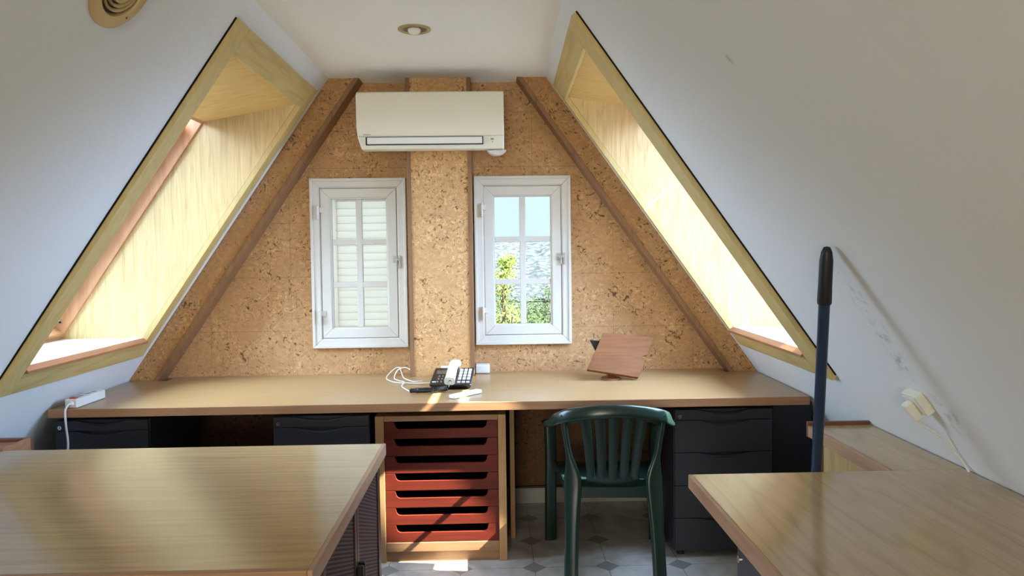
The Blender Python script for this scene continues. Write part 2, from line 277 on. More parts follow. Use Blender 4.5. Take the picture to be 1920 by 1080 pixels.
# ------------------------------------------------------------------ mesh helpers
class MB:
    def __init__(s): s.v = []; s.f = []
    def add(s, vs_, fs):
        o = len(s.v); s.v += [V(p) for p in vs_]; s.f += [[i + o for i in f] for f in fs]; return s
    def hexa(s, p):        # 8 points: bottom ring 0-3, top ring 4-7
        return s.add(p, [(0, 3, 2, 1), (4, 5, 6, 7), (0, 1, 5, 4), (1, 2, 6, 5), (2, 3, 7, 6), (3, 0, 4, 7)])
    def box(s, x0, x1, y0, y1, z0, z1):
        return s.hexa([(x0, y0, z0), (x1, y0, z0), (x1, y1, z0), (x0, y1, z0), (x0, y0, z1), (x1, y0, z1), (x1, y1, z1), (x0, y1, z1)])
    def prism(s, poly, a, b, axis='Z'):   # poly 2-D, extruded along axis
        def P(u, v, w):
            return {'Z': (u, v, w), 'Y': (u, w, v), 'X': (w, u, v)}[axis]
        n = len(poly); vs_ = [P(u, v, a) for u, v in poly] + [P(u, v, b) for u, v in poly]
        fs = [tuple(range(n))[::-1], tuple(range(n, 2 * n))] + [(i, (i + 1) % n, (i + 1) % n + n, i + n) for i in range(n)]
        return s.add(vs_, fs)
    def slab(s, pts, off):                # polygon in 3-D thickened by a vector
        off = V(off); n = len(pts); vs_ = [V(p) for p in pts] + [V(p) + off for p in pts]
        return s.add(vs_, [tuple(range(n))[::-1], tuple(range(n, 2 * n))] + [(i, (i + 1) % n, (i + 1) % n + n, i + n) for i in range(n)])
    def cyl(s, c, ax, r, h, n=24, r2=None):
        c = V(c); ax = V(ax).normalized(); u = ax.orthogonal().normalized(); w = ax.cross(u); r2 = r if r2 is None else r2
        vs_ = [c + (u * math.cos(2 * math.pi * i / n) + w * math.sin(2 * math.pi * i / n)) * r for i in range(n)]
        vs_ += [c + ax * h + (u * math.cos(2 * math.pi * i / n) + w * math.sin(2 * math.pi * i / n)) * r2 for i in range(n)]
        return s.add(vs_, [tuple(range(n))[::-1], tuple(range(n, 2 * n))] + [(i, (i + 1) % n, (i + 1) % n + n, i + n) for i in range(n)])
    def lathe(s, c, ax, prof, n=40, close=True):  # prof: (r, h) pairs along ax
        c = V(c); ax = V(ax).normalized(); u = ax.orthogonal().normalized(); w = ax.cross(u); k = len(prof); vs_ = []
        for r, h in prof:
            for i in range(n):
                a = 2 * math.pi * i / n; vs_.append(c + ax * h + (u * math.cos(a) + w * math.sin(a)) * r)
        fs = []
        for j in range(k if close else k - 1):
            j2 = (j + 1) % k
            for i in range(n):
                fs.append((j * n + i, j * n + (i + 1) % n, j2 * n + (i + 1) % n, j2 * n + i))
        return s.add(vs_, fs)
    def sweep(s, path, ups, hw, hu, n=12, p=2.0):   # superellipse section, half width hw along side, hu along up
        path = [V(q) for q in path]; k = len(path)
        if not isinstance(ups, list): ups = [ups] * k
        if not isinstance(hw, list): hw = [hw] * k
        if not isinstance(hu, list): hu = [hu] * k
        vs_ = []
        for i in range(k):
            t = (path[min(k - 1, i + 1)] - path[max(0, i - 1)]).normalized()
            up = V(ups[i]); up = (up - t * up.dot(t)).normalized(); sd_ = t.cross(up)
            for j in range(n):
                a = 2 * math.pi * j / n; c_, s_ = math.cos(a), math.sin(a)
                vs_.append(path[i] + sd_ * hw[i] * math.copysign(abs(c_) ** (2 / p), c_) + up * hu[i] * math.copysign(abs(s_) ** (2 / p), s_))
        fs = [tuple(range(n))[::-1], tuple(range((k - 1) * n, k * n))]
        for i in range(k - 1):
            for j in range(n):
                fs.append((i * n + j, i * n + (j + 1) % n, (i + 1) * n + (j + 1) % n, (i + 1) * n + j))
        return s.add(vs_, fs)
    def tube(s, path, r, n=8):
        path = [V(q) for q in path]; k = len(path); up = V((0, 0, 1)); ups = []
        for i in range(k):
            t = (path[min(k - 1, i + 1)] - path[max(0, i - 1)]).normalized()
            u = up - t * up.dot(t)
            if u.length < 0.1: u = t.orthogonal()
            up = u.normalized(); ups.append(up)
        return s.sweep(path, ups, r, r, n)
    def build(s, name, mat, parent=None, local=False, bevel=0, smooth=False, seg=2):
        L0 = V((0, 0, 0))
        if parent is not None and not local:
            q = parent
            while q is not None: L0 = L0 + V(q.location); q = q.parent
        me = bpy.data.meshes.new(name); me.from_pydata([tuple(p - L0) for p in s.v], [], [tuple(f) for f in s.f])
        bm = bmesh.new(); bm.from_mesh(me); bmesh.ops.recalc_face_normals(bm, faces=bm.faces); bm.to_mesh(me); bm.free()
        me.materials.append(mat); o = bpy.data.objects.new(name, me); COL.objects.link(o)
        if parent is not None: o.parent = parent
        if smooth:
            for p in me.polygons: p.use_smooth = True
            me.set_sharp_from_angle(angle=math.radians(50))
        if bevel:
            b = o.modifiers.new('bevel', 'BEVEL'); b.width = bevel; b.segments = seg; b.limit_method = 'ANGLE'; b.angle_limit = math.radians(40)
        return o
def spline(pts, k=6):
    pts = [V(p) for p in pts]; out = []
    for i in range(len(pts) - 1):
        p0 = pts[max(0, i - 1)]; p1 = pts[i]; p2 = pts[i + 1]; p3 = pts[min(len(pts) - 1, i + 2)]
        for j in range(k):
            t = j / k; out.append(0.5 * ((2 * p1) + (p2 - p0) * t + (2 * p0 - 5 * p1 + 4 * p2 - p3) * t * t + (3 * p1 - p0 - 3 * p2 + p3) * t ** 3))
    out.append(pts[-1]); return out
def lerp(a, b, t): return V(a) * (1 - t) + V(b) * t
def tag(o, label, cat=None, group=None, kind=None):
    if label: o['label'] = label
    if cat: o['category'] = cat
    if group: o['group'] = group
    if kind: o['kind'] = kind
    return o
def thing(name, label, cat, loc=(0, 0, 0), rotz=0.0, group=None, kind=None):
    o = bpy.data.objects.new(name, None); COL.objects.link(o); o.empty_display_size = 0.1
    o.location = loc; o.rotation_euler = (0, 0, rotz); return tag(o, label, cat, group, kind)
def struct(o, label, cat=None): return tag(o, label, cat, None, 'structure')

# ------------------------------------------------------------------ room shell
XL0, XR0 = S(-1, 0, 0).x, S(1, 0, 0).x
b = MB(); b.box(-2.75, 2.35, YR - 0.3, 4.4, -0.06, 0.0); struct(b.build('floor', M['floor']), 'pale marbled octagon floor tiles with small grey diamond inserts')
b = MB(); b.box(-0.93, 0.33, YR - 0.3, 4.4, ZC, ZC + 0.04); struct(b.build('ceiling', M['ceiling']), 'flat white painted strip of ceiling between the slopes')

LD = dict(z0=0.995, z1=2.195, y0=2.845, y1=3.84)   # holes in the slopes
RD = dict(z0=1.005, z1=2.225, y0=2.87, y1=3.85)
def slope(side, d, name, mat, label):
    b = MB(); t = 0.03
    def piece(z0, z1, y0, y1):
        b.hexa([S(side, z0, y0), S(side, z0, y1), S(side, z1, y1), S(side, z1, y0), S(side, z0, y0, t), S(side, z0, y1, t), S(side, z1, y1, t), S(side, z1, y0, t)])
    zt = ZC + 0.02
    piece(-0.03, zt, YR - 0.2, d['y0']); piece(-0.03, zt, d['y1'], 4.38)
    piece(-0.03, d['z0'], d['y0'], d['y1']); piece(d['z1'], zt, d['y0'], d['y1'])
    struct(b.build(name, mat), label)
slope(-1, LD, 'wall_left', M['plaster'], 'white sloping attic wall on the left')
slope(1, RD, 'wall_right', M['plaster_right'], 'white sloping attic wall on the right with grey smudges')

# gable wall with its two window openings
W1 = dict(x0=-1.017, x1=-0.487, z0=0.900, z1=1.841)
W2 = dict(x0=-0.111, x1=0.427, z0=0.905, z1=1.845)
def sl(side, z): return S(side, z, 4.03).x + side * 0.02
b = MB(); ya, yb = YB, YB + 0.22; zb, zt = 0.925, 1.82
def zone(z0, z1, xa=None, xb=None):
    b.prism([(sl(-1, z0) if xa is None else xa, z0), (sl(1, z0) if xb is None else xb, z0), (sl(1, z1) if xb is None else xb, z1), (sl(-1, z1) if xa is None else xa, z1)], ya, yb, 'Y')
zone(0, zb); zone(zt, ZC + 0.02); zone(zb, zt, None, W1['x0'] + 0.02); zone(zb, zt, W1['x1'] - 0.02, W2['x0'] + 0.02); zone(zb, zt, W2['x1'] - 0.02, None)
struct(b.build('wall_back', M['cork']), 'gable wall faced with flecked tan cork panels')
# rear wall behind the camera, opened for the added fill window
b = MB(); b.box(-2.75, -1.25, YR - 0.15, YR, -0.02, ZC + 0.02); b.box(-0.05, 2.35, YR - 0.15, YR, -0.02, ZC + 0.02); b.box(-1.25, -0.05, YR - 0.15, YR, -0.02, 0.75); b.box(-1.25, -0.05, YR - 0.15, YR, 1.80, ZC + 0.02)
struct(b.build('wall_rear', M['plaster']), 'plain white end wall facing the cork gable')

# raking posts and column on the gable, cork faced with dark wooden strips
def raking(side, name, label, top_in, w_strip=0.030):
    root = thing(name, None, None, (S(side, 0.0, 4.03).x, 4.03, 0.0)); struct(root, label)
    k = 0.6915 if side < 0 else -(RN[1] / RN[0])
    def xin(z): return top_in + (k * (z - ZC) if side < 0 else k * (z - ZC))
    def xout(z): return sl(side, z) - side * 0.018
    s = side; b1 = MB(); b1.prism([(xin(0) + s * w_strip, 0), (xout(0), 0), (xout(ZC), ZC), (xin(ZC) + s * w_strip, ZC)], 4.030, YB - 0.001, 'Y'); b1.build('cork_facing', M['cork_beam'], root)
    b2 = MB(); b2.prism([(xin(0), 0), (xin(0) + s * w_strip, 0), (xin(ZC) + s * w_strip, ZC), (xin(ZC), ZC)], 4.020, YB - 0.001, 'Y'); b2.build('corner_strip', M['trim'], root, bevel=0.003)
raking(-1, 'trim_1', 'cork faced raking post with dark wooden strip below the left slope', -0.712)
raking(1, 'trim_2', 'cork faced raking post with dark wooden strip below the right slope', 0.130)
root = thing('trim_3', None, None, (-0.293, 4.03, 0)); struct(root, 'upright cork faced column between the two white windows')
b = MB(); b.box(-0.446, -0.140, 4.030, YB - 0.001, 0, ZC - 0.001); b.build('cork_facing', M['cork_column'], root)
for x0, x1 in ((-0.468, -0.446), (-0.140, -0.118)):
    b = MB(); b.box(x0, x1, 4.024, YB - 0.001, 0, ZC - 0.001); b.build('corner_strip', M['trim'], root, bevel=0.002)
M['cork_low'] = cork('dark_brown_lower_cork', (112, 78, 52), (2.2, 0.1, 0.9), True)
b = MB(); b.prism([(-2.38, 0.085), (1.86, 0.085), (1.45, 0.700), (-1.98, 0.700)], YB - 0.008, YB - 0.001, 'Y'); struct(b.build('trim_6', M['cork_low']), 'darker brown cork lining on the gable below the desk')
b = MB(); b.box(-2.3, 1.8, YB - 0.012, YB - 0.001, 0, 0.085); struct(b.build('baseboard_back', M['skirting']), 'pale tile skirting at the foot of the cork gable')

# ------------------------------------------------------------------ dormer recesses and roof windows
def dormer(side, inner, outer, nm, lb):
    """inner/outer: z0,z1,y0,y1 of the architrave edges on the slope."""
    z0, z1, y0, y1 = inner; Z0, Z1, Y0, Y1 = outer
    where = 'left' if side < 0 else 'right'
    r = thing(nm[0], None, None, S(side, Z0, Y0)); struct(r, 'pale oak architrave and lined recess of the %s roof window' % where)
    t = -0.024
    def P(z, y, o=0): return S(side, z, y, o)
    def board(za, zb_, ya_, yb_, m_, name):
        bb = MB(); bb.hexa([P(za, ya_, t), P(za, yb_, t), P(zb_, yb_, t), P(zb_, ya_, t), P(za, ya_, 0.002), P(za, yb_, 0.002), P(zb_, yb_, 0.002), P(zb_, ya_, 0.002)])
        bb.build(name, m_, r, bevel=0.002)
    board(Z0, Z1, Y0, y0, M['architrave'], 'architrave_stile'); board(Z0, Z1, y1, Y1, M['architrave'], 'architrave_stile')
    bb = MB(); bb.hexa([P(Z0 + 0.01, Y0 - 0.005, -0.005), P(Z0 + 0.01, Y0 - 0.0002, -0.005), P(Z1, Y0 - 0.0002, -0.005), P(Z1, Y0 - 0.005, -0.005), P(Z0 + 0.01, Y0 - 0.005, 0.001), P(Z0 + 0.01, Y0 - 0.0002, 0.001), P(Z1, Y0 - 0.0002, 0.001), P(Z1, Y0 - 0.005, 0.001)]); bb.build('shadow_gap_strip', M['void'], r)  # dark strip painting the shadow gap beside the near stile
    board(z1, Z1, y0, y1, M['architrave_y'], 'architrave_head'); board(Z0, z0 - 0.006, y0, y1, M['architrave_y'], 'architrave_apron')
    # lining, out to the roof window 0.34 m beyond the slope
    D = 0.34
    pf = P(1.0, 3, D)
    def xz_at(zz, off):       # point on offset plane at world height zz
        nz = (LN if side < 0 else RN)[1]; q = P(zz - off * nz, 3, off); return q.x, q.z
    nx, nz = (LN if side < 0 else RN)
    def OP(zz, y):            # on the plane offset D, at world height zz
        return P(zz - D * nz, y, D)
    zs = z1 - 0.085
    for (yy, dy) in ((y1, 0.015), (y0, -0.015)):
        bb = MB(); bb.slab([P(z0 - 0.01, yy, 0.0025), P(z1 + 0.01, yy, 0.0025), OP(zs, yy) + V((0, 0, 0.01)), OP(z0 - 0.01, yy)], (0, dy, 0)); bb.build('side_lining', M['oak_z'], r)
    bb = MB(); bb.slab([P(z1, y0, 0.0025), P(z1, y1, 0.0025), OP(zs, y1), OP(zs, y0)], (0, 0, 0.015)); bb.build('soffit_lining', M['oak_soffit'], r)
    bb = MB(); bb.slab([P(z0, y0, 0), P(z0, y1, 0), OP(z0, y1), OP(z0, y0)], (0, 0, -0.018)); bb.build('sill', M['sill'], r)
    a0, a1 = P(z0, y0, -0.032), P(z0, y1, -0.032)
    bb = MB(); bb.slab([a0, a1, V((a1.x - side * -0.024, a1.y, z0 + 0.0005)), V((a0.x - side * -0.024, a0.y, z0 + 0.0005))], (0, 0, -0.011)); bb.build('sill_nosing', M['nosing'], r, bevel=0.002)
    # roof window
    w = thing(nm[1], None, None, OP(z0, y0)); struct(w, 'pine framed roof window at the outer end of the %s recess' % where)
    q = 0.014; F = D + 0.10
    def G(zz, y, off): return P(zz - off * nz, y, off)
    def member(za, zb_, ya_, yb_, o0, o1, m_, name, dirn=None):
        bb = MB()
        bb.hexa([G(za, ya_, o0), G(za, yb_, o0), G(zb_, yb_, o0), G(zb_, ya_, o0), G(za, ya_, o0) + (G(za, ya_, o1) - G(za, ya_, o0)), P(za - o0 * nz, yb_, o1), P(zb_ - o0 * nz, yb_, o1), P(zb_ - o0 * nz, ya_, o1)])
        bb.v[4 + 0] = P(za - o0 * nz, ya_, o1)
        return bb.build(name, m_, w, bevel=0.002)
    zt_ = zs + 0.05
    jf = member(z0 - 0.05, zt_, y1 - q, y1 + 0.05, D, F, M['pine'], 'frame_jamb')
    member(z0 - 0.05, zt_, y0 - 0.05, y0 + q, D, F, M['pine'], 'frame_jamb')
    member(zs - 0.012, zt_, y0 + q, y1 - q, D, F, M['pine_y'], 'frame_head')
    member(z0 - 0.05, z0 + 0.03, y0 + q, y1 - q, D, F, M['pine_y'], 'frame_sill')
    bb = MB(); fc = G(z0 + 0.088, y1 - q, D + 0.045)
    bb.cyl(fc, (0, -1, 0), 0.011, 0.003, 20); bb.build('bolt_plate', M['chrome'], w)
    bb = MB(); bb.cyl(fc + V((0, -0.003, 0)), (0, -1, 0), 0.006, 0.002, 16); bb.build('bolt_hole', M['black'], w)
    # sash and pane
    bb = MB(); e = 0.05
    for (za, zb_, ya_, yb_) in ((z0 + 0.03, z0 + 0.03 + e, y0 + q, y1 - q), (zs - 0.012 - e, zs - 0.012, y0 + q, y1 - q), (z0 + 0.03 + e, zs - 0.012 - e, y0 + q, y0 + q + 0.004), (z0 + 0.03 + e, zs - 0.012 - e, y1 - q - 0.03, y1 - q)):
        o0, o1 = F - 0.03, F + 0.01; k_ = (o0) * nz
        bb.hexa([P(za - k_, ya_, o0), P(za - k_, yb_, o0), P(zb_ - k_, yb_, o0), P(zb_ - k_, ya_, o0), P(za - k_, ya_, o1), P(za - k_, yb_, o1), P(zb_ - k_, yb_, o1), P(zb_ - k_, ya_, o1)])
    bb.build('sash', M['pine_y'], w)
    bb = MB(); bb.slab([G(z0 + 0.04, y0 + 0.01, F - 0.005), G(z0 + 0.04, y1 - 0.03, F - 0.005), G(zs - 0.03, y1 - 0.03, F - 0.005), G(zs - 0.03, y0 + 0.01, F - 0.005)], V((side * nx, 0, nz)) * 0.004); bb.build('pane', M['glass'], w)
    return r, w, G
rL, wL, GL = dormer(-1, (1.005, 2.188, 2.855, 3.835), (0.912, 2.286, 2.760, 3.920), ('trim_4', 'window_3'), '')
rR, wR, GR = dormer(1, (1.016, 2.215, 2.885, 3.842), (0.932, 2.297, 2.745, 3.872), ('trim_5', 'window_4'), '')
# unseen screen added outside the right pane, its gaps shaping the sun patches
bb = MB()
def sun_mask(z0, z1, y0, y1, off=0.505):
    bb.slab([GR(z0, y0, off), GR(z0, y1, off), GR(z1, y1, off), GR(z1, y0, off)], V((RN[0], 0, RN[1])) * 0.003)
sun_mask(0.95, 1.990, 3.03, 3.95)
sun_mask(2.000, 2.062, 2.93, 3.95)
sun_mask(2.062, 2.078, 3.70, 3.95)
sun_mask(1.62, 1.99, 2.6, 2.965)
sun_mask(2.078, 2.35, 2.6, 3.95)
sun_mask(0.95, 1.20, 2.6, 3.10)
bb.build('added_sun_mask', M['sun_mask'], wR)

# ------------------------------------------------------------------ gable windows
def rect_frame(bb, x0, x1, z0, z1, w, yf, yb_):
    X0, X1, Z0, Z1 = x0 + w, x1 - w, z0 + w, z1 - w
    for quad in (((x0, z0), (x1, z0), (X1, Z0), (X0, Z0)), ((x1, z0), (x1, z1), (X1, Z1), (X1, Z0)), ((x1, z1), (x0, z1), (X0, Z1), (X1, Z1)), ((x0, z1), (x0, z0), (X0, Z0), (X0, Z1))):
        bb.prism(list(quad), yf, yb_, 'Y')
def gable_window(W, name, label):
    x0, x1, z0, z1 = W['x0'], W['x1'], W['z0'], W['z1']
    w = thing(name, None, None, ((x0 + x1) / 2, YB, z0)); struct(w, label)
    bb = MB(); rect_frame(bb, x0, x1, z0, z1, 0.016, YB - 0.026, YB + 0.0); rect_frame(bb, x0 + 0.014, x1 - 0.014, z0 + 0.014, z1 - 0.014, 0.034, YB - 0.018, YB + 0.0)
    bb.build('casing', M['white_paint'], w, bevel=0.003)
    bb = MB(); rect_frame(bb, x0 + 0.026, x1 - 0.026, z0 + 0.026, z1 - 0.026, 0.028, YB - 0.008, YB + 0.09); bb.build('frame', M['white_paint'], w, bevel=0.002)
    s = 0.056; sw = 0.050
    bb = MB(); rect_frame(bb, x0 + s, x1 - s, z0 + s, z1 - s, sw, YB - 0.012, YB + 0.03); rect_frame(bb, x0 + s + sw - 0.006, x1 - s - sw + 0.006, z0 + s + sw - 0.006, z1 - s - sw + 0.006, 0.014, YB - 0.004, YB + 0.028)
    sash = bb.build('sash', M['white_paint'], w, bevel=0.0025)
    X0, X1, Z0, Z1 = x0 + s + sw + 0.008, x1 - s - sw - 0.008, z0 + s + sw + 0.008, z1 - s - sw - 0.008
    bb = MB(); cx = (X0 + X1) / 2; bb.box(cx - 0.0165, cx + 0.0165, YB + 0.000, YB + 0.026, Z0, Z1)
    for k in (1, 2):
        cz = Z0 + (Z1 - Z0) * k / 3; bb.box(X0, X1, YB + 0.001, YB + 0.025, cz - 0.0155, cz + 0.0155)
    bb.build('glazing_bars', M['white_paint'], sash, bevel=0.003)
    bb = MB(); bb.box(X0 - 0.005, X1 + 0.005, YB + 0.012, YB + 0.015, Z0 - 0.005, Z1 + 0.005); bb.build('pane', M['glass'], sash)
    for hz in (0.19, 0.80):
        bb = MB(); hzz = z0 + (z1 - z0) * hz
        bb.box(x0 + 0.036, x0 + 0.050, YB - 0.034, YB - 0.018, hzz - 0.034, hzz + 0.034); bb.box(x0 + 0.046, x0 + 0.072, YB - 0.020, YB - 0.0125, hzz + 0.000, hzz + 0.030)
        bb.cyl((x0 + 0.043, YB - 0.030, hzz - 0.038), (0, 0, 1), 0.008, 0.076, 12); bb.build('hinge', M['white_paint'], w, bevel=0.001)
    lz = z0 + 0.475
    bb = MB(); bb.box(x1 - 0.080, x1 - 0.052, YB - 0.016, YB - 0.012, lz - 0.004, lz + 0.034); bb.box(x1 - 0.046, x1 - 0.034, YB - 0.026, YB - 0.018, lz - 0.030, lz + 0.036); bb.box(x1 - 0.072, x1 - 0.040, YB - 0.028, YB - 0.016, lz + 0.008, lz + 0.020); bb.box(x1 - 0.060, x1 - 0.052, YB - 0.030, YB - 0.016, lz - 0.028, lz + 0.02)
    bb.build('latch', M['latch'], w, bevel=0.001)
    return w, (X0, X1, Z0, Z1)
w1, wa = gable_window(W1, 'window_1', 'left white six pane casement with closed louvred shutter outside')
w2, wb_ = gable_window(W2, 'window_2', 'right white six pane casement with open view of hills and tree')
bb = MB(); xa, xb = wa[0] - 0.05, wa[1] + 0.05; za, zb2 = wa[2] - 0.06, wa[3] + 0.06
rect_frame(bb, xa, xb, za, zb2, 0.055, YB + 0.115, YB + 0.150)
k = 0; z = za + 0.05
while z < zb2 - 0.05:
    P_ = [(YB + 0.112, z - 0.002), (YB + 0.118, z - 0.004), (YB + 0.140, z + 0.046), (YB + 0.134, z + 0.048)]
    bb.prism(P_, xa + 0.05, xb - 0.05, 'X')
    z += 0.0425
bb.build('louvred_shutter', M['shutter_paint'], w1)
# unseen window added behind the camera for fill light
w = thing('added_rear_window', None, None, (-0.65, YR, 0.75)); struct(w, 'unseen wide window added to the end wall for fill light')
bb = MB(); rect_frame(bb, -1.25, -0.05, 0.75, 1.80, 0.06, YR - 0.12, YR + 0.0); bb.box(-0.68, -0.62, YR - 0.10, YR - 0.02, 0.81, 1.74); bb.build('frame', M['white_paint'], w, bevel=0.004)
bb = MB(); bb.box(-1.20, -0.10, YR - 0.064, YR - 0.06, 0.80, 1.75); bb.build('pane', M['glass'], w)

# ------------------------------------------------------------------ built-in desk under the gable
dk = thing('built_in_desk', 'long pale oak worktop built in below the two white windows', 'desk', (-0.28, 3.7, 0.0))
yF, yBk = 3.299, YB - 0.002
bl = 4.018
poly = [(-1.984, yF), (1.418, yF), (1.432, bl), (1.262, bl), (1.262, yBk), (-0.116, yBk), (-0.116, bl), (-0.470, bl), (-0.470, yBk), (-1.785, yBk), (-1.785, bl), (-1.984, bl)]
bb = MB(); bb.prism(poly, 0.714, 0.750, 'Z'); bb.build('worktop', M['oak_x'], dk)
bb = MB(); bb.box(-1.984, 1.418, 3.289, yF, 0.7125, 0.7503); bb.build('edge_band', M['edge'], dk, bevel=0.0015)
bb = MB(); bb.box(0.062, 0.084, 3.62, 4.10, 0.0, 0.7135); bb.build('support_panel', M['edge_z'], dk)
bb = MB(); bb.box(1.272, 1.452, 3.352, 3.370, 0.0, 0.7135); bb.build('end_panel', M['black'], dk)
bb = MB(); bb.box(-1.75, -0.58, 4.10, 4.12, 0.66, 0.7135); bb.build('support_batten', M['edge'], dk)
bb = MB(); bb.box(0.1, 1.24, 4.10, 4.12, 0.66, 0.7135); bb.build('support_batten', M['edge'], dk)

# ------------------------------------------------------------------ anthracite pedestals
def pedestal(x0, x1, yf, label, bounds, depth=0.56, ztop=0.690, axis='front', name='drawer_pedestal'):
    """front faces -Y; built in place."""
    p = thing(name, label, 'drawer unit', ((x0 + x1) / 2, yf, 0), group=None)
    bb = MB(); bb.box(x0, x1, yf + 0.018, yf + depth, 0.03, ztop); bb.build('body', M['anthracite'], p, bevel=0.003)
    xc = (x0 + x1) / 2
    zs = [ztop] + bounds
    for i in range(len(zs) - 1):
        zt_, zl = zs[i] - 0.0015, zs[i + 1] + 0.0015
        half = (x1 - x0) * 0.27; d = 0.010
        # front panel with a shallow scooped finger pull in its top edge
        pts = [(x0 + 0.002, zl), (x1 - 0.002, zl), (x1 - 0.002, zt_), (xc + half, zt_)]
        N = 12
        for j in range(1, N):
            u = 1 - 2 * j / N; pts.append((xc + half * u, zt_ - (d + 0.004) * math.cos(u * math.pi / 2)))
        pts += [(xc - half, zt_), (x0 + 0.002, zt_)]
        bb = MB(); bb.prism(pts, yf, yf + 0.0175, 'Y'); f = bb.build('drawer', M['anthracite'], p, bevel=0.0012)
        bb = MB(); arc = []
        for j in range(N + 1):
            u = 1 - 2 * j / N; arc.append((xc + half * u, zt_ - (d + 0.004) * math.cos(u * math.pi / 2) - 0.001))
        low = [(a, c - 0.012 * math.cos((a - xc) / half * math.pi / 2)) for a, c in arc][::-1]
        n_ = len(arc)
        vs_ = [(a, yf + 0.001, c) for a, c in low] + [(a, yf - 0.008 * math.cos((a - xc) / half * math.pi / 2) + 0.001, c) for a, c in arc[::-1]] + [(a, yf + 0.010, c) for a, c in arc[::-1]]
        fs = [(j, j + 1, n_ + j + 1, n_ + j) for j in range(n_ - 1)] + [(n_ + j, n_ + j + 1, 2 * n_ + j + 1, 2 * n_ + j) for j in range(n_ - 1)]
        bb.add(vs_, fs); bb.build('finger_pull', M['anthracite'], f, smooth=True)
    bb = MB(); lz = ztop - 0.032; lx = x0 + 0.024
    bb.cyl((lx, yf + 0.001, lz), (0, -1, 0), 0.009, 0.004, 20); lk = bb.build('lock', M['chrome'], p)
    bb = MB(); bb.box(lx - 0.0012, lx + 0.0012, yf - 0.0042, yf - 0.003, lz - 0.004, lz + 0.004); bb.build('keyhole', M['black'], lk)
    for sx_ in (x0 + 0.04, x1 - 0.04):
        for sy_ in (yf + 0.06, yf + depth - 0.05):
            bb = MB(); bb.cyl((sx_, sy_, 0), (0, 0, 1), 0.018, 0.031, 14); bb.build('foot', M['black'], p)
    return p
b5 = [0.641, 0.491, 0.338, 0.186, 0.034]
pedestal(0.812, 1.266, 3.335, 'anthracite drawer pedestal under the desk behind the green chair', b5)
pedestal(-1.012, -0.580, 3.335, 'anthracite drawer pedestal beside the red-brown tray drawer cabinet', b5)
pedestal(-1.985, -1.569, 3.335, 'anthracite drawer pedestal at the far left end of the desk', b5)
# pedestal under the right table, turned to face left
def side_pedestal():
    p = thing('drawer_pedestal', 'anthracite drawer pedestal under the right foreground table, facing left', 'drawer unit', (0.62, 1.6, 0))
    y0, y1, xf = 1.40, 1.895, 0.625
    bb = MB(); bb.box(xf + 0.018, 1.15, y0, y1, 0.03, 0.70); bb.build('body', M['anthracite'], p, bevel=0.003)
    zz = [0.70, 0.655, 0.50, 0.345, 0.19, 0.035]
    for a, c in zip(zz[:-1], zz[1:]):
        bb = MB(); bb.box(xf, xf + 0.0175, y0 + 0.002, y1 - 0.002, c + 0.0015, a - 0.0015); bb.build('drawer', M['anthracite'], p, bevel=0.003)
    bb = MB(); bb.cyl((xf + 0.001, y1 - 0.022, 0.612), (-1, 0, 0), 0.010, 0.005, 20); bb.build('lock', M['chrome'], p)
    for sx_ in (xf + 0.06, 1.1):
        for sy_ in (y0 + 0.05, y1 - 0.05):
            bb = MB(); bb.cyl((sx_, sy_, 0), (0, 0, 1), 0.018, 0.031, 14); bb.build('foot', M['black'], p)
side_pedestal()

# ------------------------------------------------------------------ tray drawer cabinet
tc_ = thing('tray_drawer_cabinet', 'oak framed cabinet with seven red-brown tray drawers under the desk', 'drawer cabinet', (-0.257, 3.35, 0))
x0, x1, yf, yk = -0.556, 0.040, 3.352, 3.90
bb = MB(); bb.box(x0, x0 + 0.040, yf, yk, 0.0, 0.680); bb.build('side_panel', M['edge_z'], tc_, bevel=0.002)
bb = MB(); bb.box(x1 - 0.036, x1, yf, yk, 0.0, 0.680); bb.build('side_panel', M['edge_z'], tc_, bevel=0.002)
bb = MB(); bb.box(x0 + 0.0405, x1 - 0.0365, yf + 0.001, yk, 0.655, 0.680); bb.build('top_rail', M['edge'], tc_, bevel=0.002)
bb = MB(); bb.box(x0 + 0.0405, x1 - 0.0365, yf + 0.001, yk, 0.050, 0.093); bb.build('bottom_rail', M['edge'], tc_, bevel=0.002)
bb = MB(); bb.box(x0 + 0.0405, x1 - 0.0365, yf + 0.012, yf + 0.030, 0.0, 0.0495); bb.build('plinth', M['edge'], tc_, bevel=0.002)
bb = MB(); bb.box(x0 + 0.041, x1 - 0.037, yk - 0.012, yk - 0.001, 0.094, 0.654); bb.build('back_panel', M['dark_inside'], tc_)
dx0, dx1 = x0 + 0.042, x1 - 0.038; pitch = (0.654 - 0.094) / 7
